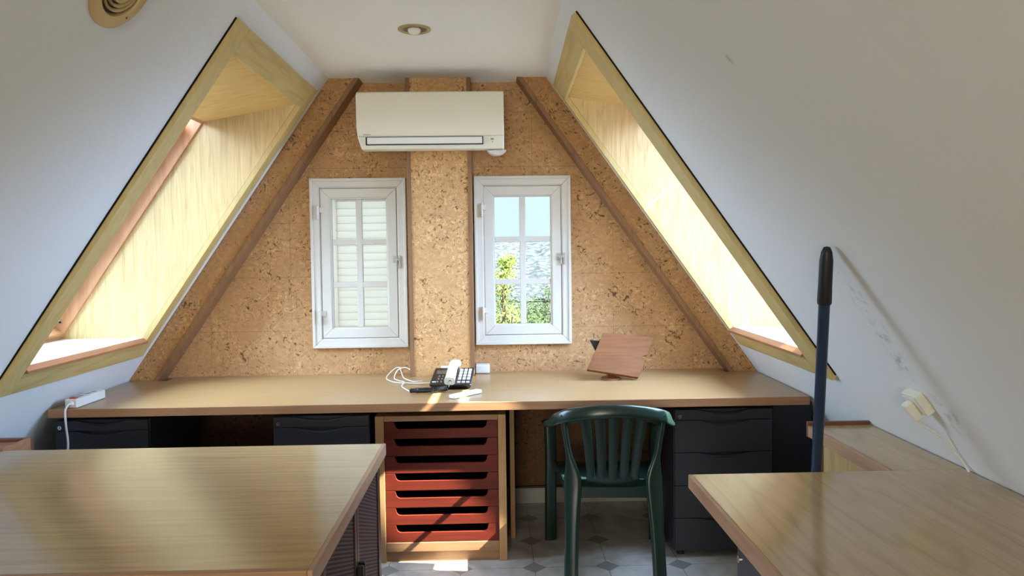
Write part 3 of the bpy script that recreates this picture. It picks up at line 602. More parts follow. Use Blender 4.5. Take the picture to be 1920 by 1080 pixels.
for i in range(7):
    zb_ = 0.0945 + i * pitch; zt_ = zb_ + pitch - 0.0015; dc = 0.034
    c0, c1 = dx0 + 0.055, dx1 - 0.058; r = 0.022
    pts = [(dx0, zb_), (dx1, zb_), (dx1, zt_), (c1 + 0.012, zt_)]
    for j in range(7):
        a = j / 6 * math.pi / 2; pts.append((c1 + 0.008 - r + r * math.cos(a), zt_ - dc + r - r * math.sin(a)))
    for j in range(7):
        a = j / 6 * math.pi / 2; pts.append((c0 - 0.008 + r - r * math.sin(a), zt_ - dc + r - r * math.cos(a)))
    pts += [(c0 - 0.012, zt_), (dx0, zt_)]
    bb = MB(); bb.prism(pts, yf + 0.004, yf + 0.020, 'Y'); fr = bb.build('drawer', M['mahogany'], tc_, bevel=0.0012)
    bb = MB(); bb.box(dx0 + 0.004, dx0 + 0.014, yf + 0.0205, yk - 0.03, zb_ + 0.004, zt_ - 0.006); bb.box(dx1 - 0.014, dx1 - 0.004, yf + 0.0205, yk - 0.03, zb_ + 0.004, zt_ - 0.006); bb.box(dx0 + 0.0145, dx1 - 0.0145, yf + 0.0205, yk - 0.03, zb_ + 0.004, zb_ + 0.010); bb.box(dx0 + 0.0145, dx1 - 0.0145, yk - 0.04, yk - 0.03, zb_ + 0.0105, zt_ - 0.006)
    bb.build('tray', M['dark_inside'], fr)

# ------------------------------------------------------------------ left table with lattice doors
lt = thing('storage_table', 'pale oak topped table with dark lattice doors in the left foreground', 'table', (-1.2, 2.05, 0))
bb = MB(); bb.box(-1.965, -0.404, 1.556, 2.588, 0.712, 0.750); bb.build('table_top', M['oak_x2'], lt)
bb = MB(); bb.box(-0.404, -0.392, 1.538, 2.590, 0.710, 0.7505); bb.build('edge_band', M['edge_y'], lt, bevel=0.002)
bb = MB(); bb.box(-1.965, -0.404, 1.538, 1.556, 0.710, 0.7505); bb.build('edge_band', M['edge'], lt, bevel=0.002)
bb = MB(); bb.box(-1.95, -0.432, 1.60, 2.55, 0.06, 0.7115); bb.build('carcass', M['dark_inside'], lt)
bb = MB(); bb.box(-1.90, -0.46, 1.66, 2.50, 0.0, 0.0595); bb.build('plinth', M['dark_inside'], lt)
def lattice_door(y0, y1):
    bb = MB(); xf = -0.412; w_ = 0.028; z0, z1 = 0.075, 0.700
    for (a, c, e, f) in ((y0, y1, z0, z0 + w_), (y0, y1, z1 - w_, z1), (y0, y0 + w_, z0 + w_, z1 - w_), (y1 - w_, y1, z0 + w_, z1 - w_)):
        bb.box(xf - 0.018, xf, a, c, e, f)
    d = bb.build('door', M['rattan_rail'], lt, bevel=0.002)
    bb = MB(); Y0, Y1, Z0, Z1 = y0 + w_, y1 - w_, z0 + w_, z1 - w_; st = 0.030; K_ = 2.6; k_ = 0; W_, H_ = Y1 - Y0, Z1 - Z0
    for sgn in (1, -1):
        c_ = -H_ * K_ if sgn > 0 else 0.0; cmax = W_ if sgn > 0 else W_ + H_ * K_
        while c_ < cmax:
            # line u = c + sgn*K*v, clipped to the door panel
            if sgn > 0: v0 = max(0, -c_ / K_); v1 = min(H_, (W_ - c_) / K_)
            else: v0 = max(0, (c_ - W_) / K_); v1 = min(H_, c_ / K_)
            if v1 - v0 > 0.003:
                a = V((xf - 0.006 + sgn * 0.0005, Y0 + c_ + sgn * K_ * v0, Z0 + v0)); e = V((xf - 0.006 + sgn * 0.0005, Y0 + c_ + sgn * K_ * v1, Z0 + v1))
                bb.sweep([a, e], V((1, 0, 0)), 0.0024, 0.0005, 4)
            c_ += st
    bb.build('lattice', M['rattan'], d)
    bb = MB(); bb.box(xf - 0.0095, xf - 0.0072, Y0, Y1, Z0, Z1); bb.build('backing', M['void'], d)
    return d
d1 = lattice_door(2.135, 2.545); d2 = lattice_door(1.715, 2.130)
bb = MB(); bb.box(-0.412, -0.390, 2.140, 2.154, 0.40, 0.505); bb.box(-0.412, -0.390, 2.108, 2.122, 0.40, 0.505); 
bb2 = MB(); bb2.box(-0.4119, -0.392, 2.140, 2.152, 0.36, 0.515); bb2.build('handle', M['black'], d1, bevel=0.003)
bb2 = MB(); bb2.box(-0.4119, -0.392, 2.112, 2.124, 0.36, 0.515); bb2.build('handle', M['black'], d2, bevel=0.003)
bb = MB(); bb.box(-0.432, -0.4115, 2.5465, 2.556, 0.06, 0.7105); bb.build('corner_post', M['black'], lt)

# ------------------------------------------------------------------ right table
rt = thing('work_table', 'pale oak topped table in the right foreground against the slope', 'table', (1.0, 1.4, 0))
def xr(y, z=0.75): return S(1, z, y).x - 0.006
bb = MB(); bb.prism([(0.578, 0.45), (xr(0.45), 0.45), (xr(2.158), 2.158), (0.578, 2.158)], 0.712, 0.750, 'Z'); bb.build('table_top', M['oak_y'], rt)
bb = MB(); bb.box(0.566, 0.578, 0.45, 2.159, 0.710, 0.7505); bb.build('edge_band', M['edge_y'], rt, bevel=0.002)
bb = MB(); bb.box(1.16, 1.18, 0.6, 2.10, 0.0, 0.7115); bb.build('support_panel', M['reed'], rt)

# low shelves along both slopes
sh = thing('wall_shelf', 'low pale oak shelf unit along the right slope behind the black pole', 'shelf', (1.3, 2.45, 0))
bb = MB(); bb.prism([(1.186, 2.160), (xr(2.16), 2.160), (xr(2.735), 2.735), (1.186, 2.735)], 0.712, 0.750, 'Z'); bb.build('shelf_top', M['oak_y'], sh)
bb = MB(); bb.box(1.172, 1.186, 2.160, 2.737, 0.708, 0.7505); bb.build('edge_band', M['edge_y'], sh, bevel=0.002)
bb = MB(); bb.prism([(1.172, 2.738), (xr(2.738), 2.738), (xr(2.752), 2.752), (1.172, 2.752)], 0.706, 0.764, 'Z'); bb.build('end_ledge', M['ledge'], sh, bevel=0.002)
bb = MB(); bb.box(1.215, 1.230, 2.165, 2.700, 0.0, 0.7115); bb.build('front_panel', M['reed'], sh)
bb = MB(); bb.box(1.202, 1.40, 2.7005, 2.735, 0.0, 0.7115); bb.build('end_panel', M['edge_z'], sh)
sh = thing('wall_shelf', 'low shelf end with brown ledge behind the left foreground table', 'shelf', (-1.85, 2.7, 0))
def xl(z=0.75): return S(-1, z, 3).x + 0.006
bb = MB(); bb.box(xl(), -1.735, 2.592, 2.745, 0.706, 0.742); bb.build('shelf_top', M['edge'], sh)
bb = MB(); bb.box(xl(), -1.728, 2.746, 2.772, 0.700, 0.752); bb.build('end_ledge', M['ledge'], sh, bevel=0.002)
bb = MB(); bb.box(-1.7345, -1.722, 2.592, 2.7455, 0.703, 0.757); bb.build('edge_band', M['edge'], sh, bevel=0.002)
bb = MB(); bb.box(-1.96, -1.76, 2.60, 2.76, 0.0, 0.6995); bb.build('body', M['reed'], sh)

# ------------------------------------------------------------------ green monobloc chair
ch = thing('garden_chair', 'dark green moulded plastic armchair with slatted back facing the desk', 'chair', (0.500, 3.300, 0), -0.05)
def chair():
    G = M['green_plastic']
    half = [(-0.255, 0.235, 0.585), (-0.270, 0.12, 0.625), (-0.268, -0.03, 0.655), (-0.252, -0.15, 0.690), (-0.205, -0.225, 0.725), (-0.115, -0.268, 0.748), (0, -0.280, 0.758)]
    pts = half + [(-a, b_, c) for a, b_, c in half[-2::-1]]
    path = spline(pts, 6); n = len(path); ups = []; hw = []; hu = []
    for i, p in enumerate(path):
        t = abs(2 * i / (n - 1) - 1)            # 1 at the arm tips, 0 at the top centre
        k_ = min(1, max(0, (t - 0.45) / 0.3))
        out = V((p.x, p.y - 0.05, 0)).normalized()
        ups.append(list(lerp((out.x, out.y, 0.25), (0, 0, 1), k_)))
        hw.append(0.027); hu.append(0.011)
    bb = MB(); bb.sweep(path, [V(u) for u in ups], hw, hu, 14, 2.6); bb.build('back_rim', G, ch, local=True, smooth=True)
    # upper band of the back below the rim
    def backy(x, z): return -0.205 - 0.075 * (z - 0.45) / 0.33 + 1.15 * x * x
    bb = MB(); N = 20; vs_ = []; fs = []
    def shell(bb, f0, f1, xs, th=0.006):
        vs_ = []; k_ = len(xs)
        for off in (0, th):
            for x in xs:
                for zf in (f0, f1):
                    z = zf(x); vs_.append((x, backy(x, z) + off, z))
        fs = []
        for i in range(k_ - 1):
            a = 2 * i; fs += [(a, a + 2, a + 3, a + 1), (2 * k_ + a, 2 * k_ + a + 1, 2 * k_ + a + 3, 2 * k_ + a + 2), (a, 2 * k_ + a, 2 * k_ + a + 2, a + 2), (a + 1, a + 3, 2 * k_ + a + 3, 2 * k_ + a + 1)]
        fs += [(0, 1, 2 * k_ + 1, 2 * k_), (2 * k_ - 2, 4 * k_ - 2, 4 * k_ - 1, 2 * k_ - 1)]
        bb.add(vs_, fs)
    xs = [-0.215 + 0.43 * i / N for i in range(N + 1)]
    shell(bb, lambda x: 0.725 - 0.9 * x * x - 8 * x ** 4, lambda x: 0.756 - 0.55 * x * x - 8 * x ** 4, xs)
    xs2 = [-0.175 + 0.35 * i / N for i in range(N + 1)]
    shell(bb, lambda x: 0.405, lambda x: 0.455 - 0.1 * abs(x), xs2, 0.008)
    bb.build('back_bands', G, ch, local=True, smooth=True)
    for i in range(5):
        u = i - 2; xb_, xt = u * 0.0470, u * 0.0600
        path = []
        for j in range(9):
            t = j / 8; x = xb_ + (xt - xb_) * t ** 1.6; z = 0.445 + (0.735 - 0.9 * xt * xt - 0.445) * t; path.append((x, backy(x, z) + 0.004, z))
        bb = MB(); bb.sweep(path, V((u * -0.1, -1, 0)), [0.0185 + 0.004 * (j / 8) ** 2 for j in range(9)], 0.0045, 8, 3); bb.build('back_slat', G, ch, local=True, smooth=True)
    for s in (-1, 1):
        path = spline([(s * 0.186, -0.290, 0.0), (s * 0.182, -0.268, 0.15), (s * 0.176, -0.238, 0.32), (s * 0.172, -0.215, 0.46), (s * 0.190, -0.208, 0.58), (s * 0.208, -0.215, 0.70), (s * 0.205, -0.222, 0.73)], 4)
        k_ = len(path); hw = []
        for i in range(k_):
            z = path[i].z; hw.append(0.030 + 0.010 * max(0, (z - 0.25) / 0.2) if z < 0.45 else max(0.013, 0.040 - 0.25 * (z - 0.45)))
        bb = MB(); bb.sweep(path, V((s * 0.25, -1, 0)), hw, 0.014, 12, 2.8); bb.build('leg', G, ch, local=True, smooth=True)
        path = spline([(s * 0.256, 0.280, 0.0), (s * 0.255, 0.262, 0.2), (s * 0.252, 0.245, 0.42), (s * 0.256, 0.240, 0.58)], 5)
        bb = MB(); bb.sweep(path, V((s * 0.2, 1, 0)), 0.029, 0.014, 12, 2.8); bb.build('leg', G, ch, local=True, smooth=True)
    # seat with turned-down skirt
    bb = MB(); N = 12; vs_ = []; fs = []
    def W(t): return 0.190 + 0.045 * t
    for zo in (0, -0.010):
        for i in range(N + 1):
            t = i / N; y = -0.205 + 0.445 * t
            for j in range(N + 1):
                u = -1 + 2 * j / N; x = u * W(t); z = 0.415 - 0.014 * (1 - u * u) * math.sin(math.pi * min(1, t * 1.1)) - 0.012 * max(0, t - 0.85) / 0.15 + zo; vs_.append((x, y, z))
    q = (N + 1) ** 2
    for i in range(N):
        for j in range(N):
            a = i * (N + 1) + j; fs += [(a, a + 1, a + N + 2, a + N + 1), (q + a, q + a + N + 1, q + a + N + 2, q + a + 1)]
    for i in range(N):
        for a, c in ((i * (N + 1), (i + 1) * (N + 1)), (i * (N + 1) + N, (i + 1) * (N + 1) + N), (i, i + 1), (N * (N + 1) + i, N * (N + 1) + i + 1)): fs.append((a, c, q + c, q + a))
    bb.add(vs_, fs)
    bb.hexa([(-0.235, 0.232, 0.375), (0.235, 0.232, 0.375), (0.235, 0.243, 0.375), (-0.235, 0.243, 0.375), (-0.235, 0.232, 0.403), (0.235, 0.232, 0.403), (0.235, 0.243, 0.403), (-0.235, 0.243, 0.403)])
    for s in (-1, 1):
        bb.hexa([(s * 0.184, -0.21, 0.375), (s * 0.193, -0.21, 0.375), (s * 0.240, 0.24, 0.375), (s * 0.231, 0.24, 0.375), (s * 0.184, -0.21, 0.413), (s * 0.193, -0.21, 0.413), (s * 0.240, 0.24, 0.413), (s * 0.231, 0.24, 0.413)])
    bb.box(-0.17, 0.17, -0.214, -0.204, 0.372, 0.417)
    bb.build('seat', G, ch, local=True, smooth=True)
chair()

# ------------------------------------------------------------------ air conditioner
ac = thing('air_conditioner', 'cream white wall air conditioner above the cork column', 'air conditioner', (-0.322, 4.02, 1.96))
ax0, ax1 = -0.697, 0.057; az0, az1 = 1.957, 2.247; ayb, ayf = 4.019, 3.815
prof = [(ayb, az0 + 0.03), (ayb, az1), (ayf + 0.018, az1), (ayf + 0.006, az1 - 0.004), (ayf, az1 - 0.014), (ayf - 0.002, az0 + 0.11), (ayf + 0.001, az0 + 0.062), (ayf + 0.012, az0 + 0.014), (ayf + 0.026, az0), (ayf + 0.09, az0 - 0.002), (ayb - 0.03, az0 + 0.012)]
# box body whose lower left corner is rounded in elevation
bb = MB(); secs = [(ax0, 0.006, 0.014), (ax0 + 0.004, 0.0, 0.002), (ax0 + 0.10, 0, 0), (ax1 - 0.004, 0, 0.002), (ax1, 0.004, 0.008)]
k_ = len(prof); vs_ = []
for i, (x, dz, dy) in enumerate(secs):
    for (y, z) in prof:
        yy = y + (dy if y < 3.95 else 0); t = max(0, (az0 + 0.11 - z) / 0.11)
        xx = x + (0.020 * t ** 1.5 if i < 2 else 0)
        zz = z - (dz if z > az1 - 0.03 else 0) + (dz * 1.5 if z < az0 + 0.03 else 0)
        vs_.append((xx, yy, zz))
fs = [tuple(range(k_)), tuple(range((len(secs) - 1) * k_, len(secs) * k_))]
for i in range(len(secs) - 1):
    for j in range(k_): fs.append((i * k_ + j, i * k_ + (j + 1) % k_, (i + 1) * k_ + (j + 1) % k_, (i + 1) * k_ + j))
bb.add(vs_, fs); bb.build('housing', M['ac'], ac, smooth=True, bevel=0.003)
fy = ayf - 0.002
bb = MB(); bb.box(-0.648, -0.050, fy - 0.002, fy + 0.02, az0 + 0.018, az0 + 0.058); bb.build('outlet_gap', M['gap'], ac)
bb = MB(); bb.box(-0.640, -0.055, fy - 0.008, fy + 0.004, az0 + 0.022, az0 + 0.055); bb.build('flap', M['ac_flap'], ac, bevel=0.003)
bb = MB(); bb.box(-0.690, 0.052, fy - 0.0012, fy + 0.003, az0 + 0.0608, az0 + 0.0622); bb.build('panel_seam', M['grey_print'], ac)
bb = MB(); bb.box(-0.012, 0.003, fy - 0.001, fy + 0.004, az0 + 0.040, az0 + 0.048); bb.box(-0.005, -0.001, fy - 0.001, fy + 0.004, az0 + 0.028, az0 + 0.033); bb.build('display', M['grey_print'], ac)
bb = MB(); bb.prism([(-0.052 + 0.10 * i / 8, az0 - 0.003 - 0.026 * math.sin(math.pi * i / 8)) for i in range(9)], 3.87, 3.93, 'Y')
for v in bb.v: v += V((0.02, random.uniform(-.006, .006), random.uniform(-.004, .0)))
bb.build('taped_pipe_end', M['foil'], ac)
tx = bpy.data.curves.new('logo', 'FONT'); tx.body = 'DAIKIN'; tx.size = 0.011; tx.extrude = 0.0004; tx.align_x = 'CENTER'
to = bpy.data.objects.new('logo_tmp', tx); COL.objects.link(to); bpy.context.view_layer.update()
me = bpy.data.meshes.new_from_object(to.evaluated_get(bpy.context.evaluated_depsgraph_get())); bpy.data.objects.remove(to)
lo = bpy.data.objects.new('logo', me); COL.objects.link(lo); me.materials.clear(); me.materials.append(M['grey_print'])
lo.parent = ac; lo.location = V((-0.640, fy - 0.0035, az0 + 0.066)) - V(ac.location); lo.rotation_euler = (math.pi / 2, 0, 0); lo.scale = (1.0, 1.0, 1.0)

# ------------------------------------------------------------------ ceiling downlight and round vent
dl = thing('recessed_downlight', 'small round brass downlight with frosted bulb in the ceiling', 'ceiling light', (-0.350, 3.425, ZC))
# ceiling is lower than the first estimate, keep the lamp on its line of sight
dl.location = (-0.325, 3.17, ZC)
c = V(dl.location)
bb = MB(); bb.lathe(c, (0, 0, -1), [(0.069, -0.001), (0.069, 0.004), (0.062, 0.007), (0.050, 0.005), (0.046, -0.001)], 48); bb.build('trim_ring', M['brass'], dl, smooth=True)
bb = MB(); bb.lathe(c, (0, 0, -1), [(0.046, 0.0002), (0.0465, 0.003), (0.020, 0.0008), (0.020, 0.0002)], 40); bb.build('reflector', M['brass_inner'], dl, smooth=True)
bb = MB(); bb.lathe(c, (0, 0, -1), [(0.027, 0.0005), (0.028, 0.006), (0.025, 0.014), (0.018, 0.020), (0.009, 0.0235), (0.0005, 0.0245)], 32, close=False); bb.build('bulb', M['bulb'], dl, smooth=True)
vc = S(-1, 2.160, 2.100); vn = V((LN[0], 0, -LN[1]))
ve = thing('round_vent', 'round beige ceiling vent with concentric rings on the left slope', 'vent', vc)
bb = MB(); bb.lathe(vc, vn, [(0.122, -0.001), (0.122, 0.007), (0.112, 0.012), (0.084, 0.010), (0.080, 0.002), (0.080, -0.001)], 64); bb.build('outer_ring', M['beige_ring'], ve, smooth=True)
bb = MB(); bb.cyl(vc, vn, 0.080, 0.001, 48); bb.build('dark_backing', M['beige_dark'], ve)
for i in range(5):
    r = 0.072 - 0.0145 * i; bb = MB(); bb.lathe(vc, vn, [(r, 0.002), (r - 0.001, 0.010 + 0.001 * i), (r - 0.008, 0.006 + 0.001 * i), (r - 0.009, 0.002)], 48); bb.build('louvre_ring', M['beige_ring'], ve, smooth=True)
for a in (0.5, 2.6, 4.7):
    u = vn.orthogonal().normalized(); w_ = vn.cross(u); bb = MB(); bb.cyl(vc + (u * math.cos(a) + w_ * math.sin(a)) * 0.100 + vn * 0.0105, vn, 0.0035, 0.002, 10); bb.build('screw', M['trim'], ve)

# ------------------------------------------------------------------ telephone
ph = thing('telephone', 'black desk telephone with white handset on the long desk', 'telephone', (-0.225, 3.70, 0.7505))
def PH(x, y, z): return V((x, y, z))
bb = MB(); bb.hexa([(-0.318, 3.632, 0.7505), (-0.132, 3.628, 0.7505), (-0.130, 3.80, 0.7505), (-0.308, 3.80, 0.7505), (-0.332, 3.600, 0.776), (-0.122, 3.594, 0.776), (-0.110, 3.815, 0.828), (-0.316, 3.822, 0.828)])
bb.build('base', M['black'], ph, bevel=0.006)
def top(u, v, h=0.0):      # u across 0..1, v from front to back 0..1 on the sloping face
    a = lerp((-0.332, 3.600, 0.776), (-0.122, 3.594, 0.776), u); c_ = lerp((-0.316, 3.822, 0.828), (-0.110, 3.815, 0.828), u)
    return lerp(a, c_, v) + V((0, -0.23, 0.97)) * h
def key(u0, u1, v0, v1, mat, name, h=0.005, h0=-0.001):
    bb = MB(); bb.hexa([top(u0, v0, h0), top(u1, v0, h0), top(u1, v1, h0), top(u0, v1, h0), top(u0, v0, h), top(u1, v0, h), top(u1, v1, h), top(u0, v1, h)]); return bb.build(name, mat, ph, bevel=0.001)
key(0.09, 0.37, 0.62, 0.82, M['lcd'], 'display', 0.002)
for r in range(5):
    for c_ in range(3):
        u = 0.655 + 0.105 * c_; v = 0.10 + 0.165 * r
        key(u, u + 0.075, v, v + (0.11 if r else 0.06), M['white_plastic'], 'key')
for r in range(3):
    for c_ in range(3):
        u = 0.17 + 0.085 * c_; v = 0.14 + 0.155 * r
        key(u, u + 0.035, v, v + 0.06, M['grey_print'], 'small_key', 0.004)
key(0.06, 0.15, 0.14, 0.18, M['white_plastic'], 'small_key', 0.004)
hp = spline([(-0.228, 3.585, 0.797), (-0.226, 3.62, 0.806), (-0.222, 3.68, 0.828), (-0.218, 3.75, 0.846), (-0.213, 3.81, 0.852), (-0.210, 3.84, 0.846)], 5)
n = len(hp); bb = MB(); bb.sweep(hp, V((0, -0.2, 1)), [0.023 + 0.004 * abs(2 * i / (n - 1) - 1) for i in range(n)], [0.0125 + 0.008 * abs(2 * i / (n - 1) - 1) ** 2 for i in range(n)], 16, 3.2); hs = bb.build('handset', M['white_plastic'], ph, smooth=True)
bb = MB(); bb.cyl((-0.226, 3.586, 0.797), (0, -1, 0), 0.006, 0.003, 14); bb.build('cord_socket', M['black'], hs)
# coiled handset cord
bb = MB(); path = []; N = 260
for i in range(N):
    t = i / (N - 1); cx = -0.392 + t * 0.155; cy = 3.515 + 0.045 * t * t; r = 0.011 if t > 0.05 else 0.008
    a = t * 2 * math.pi * 22; path.append((cx, cy + math.cos(a) * r, 0.767 + math.sin(a) * r))
path += [(-0.232, 3.565, 0.770), (-0.228, 3.575, 0.785), (-0.227, 3.583, 0.796)]
bb.tube(path, 0.0030, 6); bb.sweep(spline([(-0.415, 3.513, 0.765), (-0.395, 3.512, 0.767), (-0.36, 3.513, 0.767), (-0.325, 3.516, 0.767), (-0.300, 3.520, 0.767)], 3), V((0, 0, 1)), [0.004] + [0.011] * 10 + [0.010, 0.008], [0.004] + [0.0105] * 10 + [0.010, 0.008], 12)
bb.build('coiled_cord', M['black'], ph, smooth=True)
# white line cord looping to the left
bb = MB(); bb.tube(spline([(-0.330, 3.760, 0.760), (-0.412, 3.778, 0.7565), (-0.511, 3.804, 0.7565), (-0.570, 3.890, 0.7565), (-0.590, 3.965, 0.7565), (-0.588, 4.03, 0.765), (-0.556, 4.075, 0.79), (-0.530, 4.06, 0.795), (-0.520, 4.03, 0.78), (-0.500, 3.968, 0.7565), (-0.467, 3.885, 0.7565), (-0.428, 3.83, 0.7565), (-0.385, 3.84, 0.7565)], 6), 0.0028, 8)
bb.build('line_cord', M['cable'], ph, smooth=True)
bb = MB(); bb.tube(spline([(-0.470, 4.02, 0.790), (-0.500, 4.03, 0.800), (-0.535, 4.01, 0.790), (-0.545, 3.94, 0.760), (-0.515, 3.87, 0.7565), (-0.475, 3.80, 0.7595), (-0.475, 3.70, 0.7565), (-0.440, 3.60, 0.7565), (-0.412, 3.530, 0.758)], 6), 0.0026, 8)
bb.build('line_cord', M['cable'], ph, smooth=True)

rm = thing('remote_control', 'slim white remote control lying in front of the black telephone', 'remote control', (-0.145, 3.44, 0.7505))
a, c = V((-0.208, 3.378, 0.7505)), V((-0.082, 3.520, 0.7505)); dr = (c - a).normalized(); sdv = V((-dr.y, dr.x, 0))
bb = MB(); w_ = 0.019
bb.hexa([a - sdv * w_, a + sdv * w_, c + sdv * w_, c - sdv * w_, a - sdv * w_ + V((0, 0, 0.018)), a + sdv * w_ + V((0, 0, 0.018)), c + sdv * w_ + V((0, 0, 0.018)), c - sdv * w_ + V((0, 0, 0.018))])
bb.build('casing', M['white_plastic'], rm, bevel=0.006, seg=3)

sb = thing('socket_box', 'white surface socket box beside the right foot of the cork column', 'socket box', (-0.078, 4.1, 0.7505))
bb = MB(); bb.box(-0.114, -0.036, 4.085, YB - 0.001, 0.7515, 0.800); bb.build('casing', M['white_plastic'], sb, bevel=0.005)
bb = MB(); bb.box(-0.098, -0.052, 4.0845, 4.087, 0.762, 0.790); bb.build('cover_plate', M['white_plastic'], sb, bevel=0.001)
sb = thing('socket_box', 'white socket box on the cork column, half hidden behind the telephone', 'socket box', (-0.27, 4.01, 0.7505))
bb = MB(); bb.box(-0.300, -0.242, 3.985, 4.022, 0.752, 0.808); bb.build('casing', M['white_plastic'], sb, bevel=0.004)
bb = MB(); bb.box(-0.290, -0.252, 3.9845, 3.987, 0.762, 0.798); bb.build('cover_plate', M['white_plastic'], sb, bevel=0.001)

# ------------------------------------------------------------------ book stand
bs = thing('book_stand', 'tilted brown wooden bookrest with a finger notch on the desk', 'book stand', (0.62, 3.85, 0.7505))
BL, BR, TL, TR = V((0.471, 3.80, 0.808)), V((0.738, 3.80, 0.762)), V((0.575, 3.93, 0.985)), V((0.847, 3.93, 0.957))
def bd(u, v): return lerp(lerp(BL, BR, u), lerp(TL, TR, u), v)
nb = (BR - BL).cross(TL - BL).normalized()
if nb.y < 0: nb = -nb
pts = [bd(0, 0), bd(0.97, 0), bd(1, 0.03), bd(1.0, 0.40)]
for i in range(9):
    a = math.pi * (i / 8); pts.append(bd(1.0 - 0.085 * math.sin(a) ** 0.7, 0.47 + 0.07 * -math.cos(a) - 0.0))
pts += [bd(1.0, 0.56), bd(1, 1), bd(0, 1)]
bb = MB(); bb.slab(pts, nb * 0.012); bd_ = bb.build('board', M['stand_wood'], bs, bevel=0.002)
bb = MB(); e0, e1 = bd(0.0, 0.0), bd(0.99, 0.0); fr = -nb * 0.022
bb.slab([e0, e1, e1 + fr, e0 + fr], (TL - BL).normalized() * -0.010); bb.build('lip', M['stand_wood'], bs, bevel=0.003)
bb = MB(); bb.cyl((0.60, 3.835, 0.7505), (0, 0, 1), 0.055, 0.010, 32, 0.050); bb.build('swivel_base', M['stand_wood'], bs)
bb = MB(); bb.hexa([(0.58, 3.82, 0.76), (0.62, 3.82, 0.76), (0.62, 3.88, 0.76), (0.58, 3.88, 0.76), bd(0.40, 0.05) + nb * 0.012, bd(0.56, 0.05) + nb * 0.012, bd(0.56, 0.32) + nb * 0.012, bd(0.40, 0.32) + nb * 0.012]); bb.build('pivot_block', M['stand_wood'], bs)
bb = MB(); bb.slab([(0.503, 3.935, 0.945), (0.560, 3.935, 0.940), (0.555, 3.925, 0.862), (0.540, 3.925, 0.872)], (0, 0.02, 0)); bb.slab([(0.545, 3.93, 0.94), (0.62, 3.93, 0.93), (0.60, 3.90, 0.87), (0.55, 3.925, 0.87)], (0, 0.012, 0)); bb.build('rear_bracket', M['black'], bs)

# ------------------------------------------------------------------ power strip, left
ps = thing('power_strip', 'white power strip with red switch at the left end of the desk', 'power strip', (-1.885, 3.42, 0.7505))
a, c = V((-1.897, 3.315, 0.7505)), V((-1.892, 3.545, 0.7505)); dr = (c - a).normalized(); sdv = V((-dr.y, dr.x, 0))
def box_along(bb, a, dr, sdv, l0, l1, s0, s1, z0, z1):
    P_ = lambda l, s, z: a + dr * l + sdv * s + V((0, 0, z)); bb.hexa([P_(l0, s0, z0), P_(l1, s0, z0), P_(l1, s1, z0), P_(l0, s1, z0), P_(l0, s0, z1), P_(l1, s0, z1), P_(l1, s1, z1), P_(l0, s1, z1)])
bb = MB(); box_along(bb, a, dr, sdv, 0, 0.235, -0.027, 0.027, 0, 0.040); bb.build('casing', M['white_plastic'], ps, bevel=0.005)
bb = MB(); box_along(bb, a, dr, sdv, 0.012, 0.036, -0.014, 0.014, 0.0395, 0.046); bb.build('switch', M['red'], ps, bevel=0.002)
for l in (0.075, 0.130, 0.185):
    bb = MB(); p = a + dr * l + V((0, 0, 0.0402)); bb.lathe(p, (0, 0, 1), [(0.019, 0), (0.019, 0.002), (0.016, 0.0022), (0.015, 0.0005)], 24); so_ = bb.build('socket', M['white_plastic'], ps)
    bb = MB(); bb.cyl(p, (0, 0, 1), 0.0148, 0.0006, 20); bb.build('socket_well', M['gap'], so_)
bb = MB(); bb.lathe(a + V((0.002, 0, 0.020)), (0, -1, 0), [(0.0005, 0), (0.013, 0.0), (0.012, 0.004), (0.007, 0.010), (0.0005, 0.011)], 20, close=False); bb.build('cable_gland', M['white_plastic'], ps, smooth=True)
bb = MB(); bb.tube(spline([(-1.895, 3.308, 0.772), (-1.896, 3.290, 0.768), (-1.900, 3.276, 0.745), (-1.897, 3.272, 0.68), (-1.890, 3.270, 0.60), (-1.898, 3.262, 0.50), (-1.915, 3.24, 0.30), (-1.92, 3.22, 0.06), (-1.90, 3.16, 0.006), (-1.80, 3.10, 0.006)], 6), 0.0046, 8); bb.build('cord', M['cable'], ps, smooth=True)

# ------------------------------------------------------------------ socket, plug and cable on the right slope
def onr(z, y, off=0.0): return S(1, z, y, off)
ws = thing('wall_socket', 'cream surface socket with a plug on the right slope', 'wall socket', onr(0.96, 2.15))
nR = V((RN[0], 0, RN[1])); uR = V((RN[1], 0, -RN[0]))    # outward, down the slope
cs = onr(0.968, 2.135)
def slope_box(bb, c, hu_, hy, o0, o1, ang=0.0):
    uu = (uR * math.cos(ang) + V((0, 1, 0)) * math.sin(ang)); vv = nR.cross(uu)
    P_ = lambda a_, b__, o: c + uu * a_ * hu_ + vv * b__ * hy - nR * o
    bb.hexa([P_(-1, -1, o0), P_(1, -1, o0), P_(1, 1, o0), P_(-1, 1, o0), P_(-1, -1, o1), P_(1, -1, o1), P_(1, 1, o1), P_(-1, 1, o1)])
bb = MB(); slope_box(bb, cs, 0.036, 0.038, 0.0, 0.026); bb.build('casing', M['socket_plastic'], ws, bevel=0.003)
bb = MB(); slope_box(bb, cs, 0.028, 0.030, 0.0262, 0.029); bb.build('cover_plate', M['socket_plastic'], ws, bevel=0.001)
bb = MB(); slope_box(bb, cs + uR * 0.012, 0.030, 0.015, 0.0292, 0.056); bb.build('plug', M['socket_plastic'], ws, bevel=0.004)
pc = [cs + uR * 0.030 - nR * 0.042]
bb = MB(); bb.tube(spline([pc[0], pc[0] + uR * 0.03 - nR * 0.0, onr(0.86, 2.136, -0.014), onr(0.81, 2.140, -0.008), onr(0.785, 2.137, -0.006), onr(0.757, 2.130, -0.010)], 6), 0.0036, 8); bb.build('cable', M['cable'], ws, smooth=True)

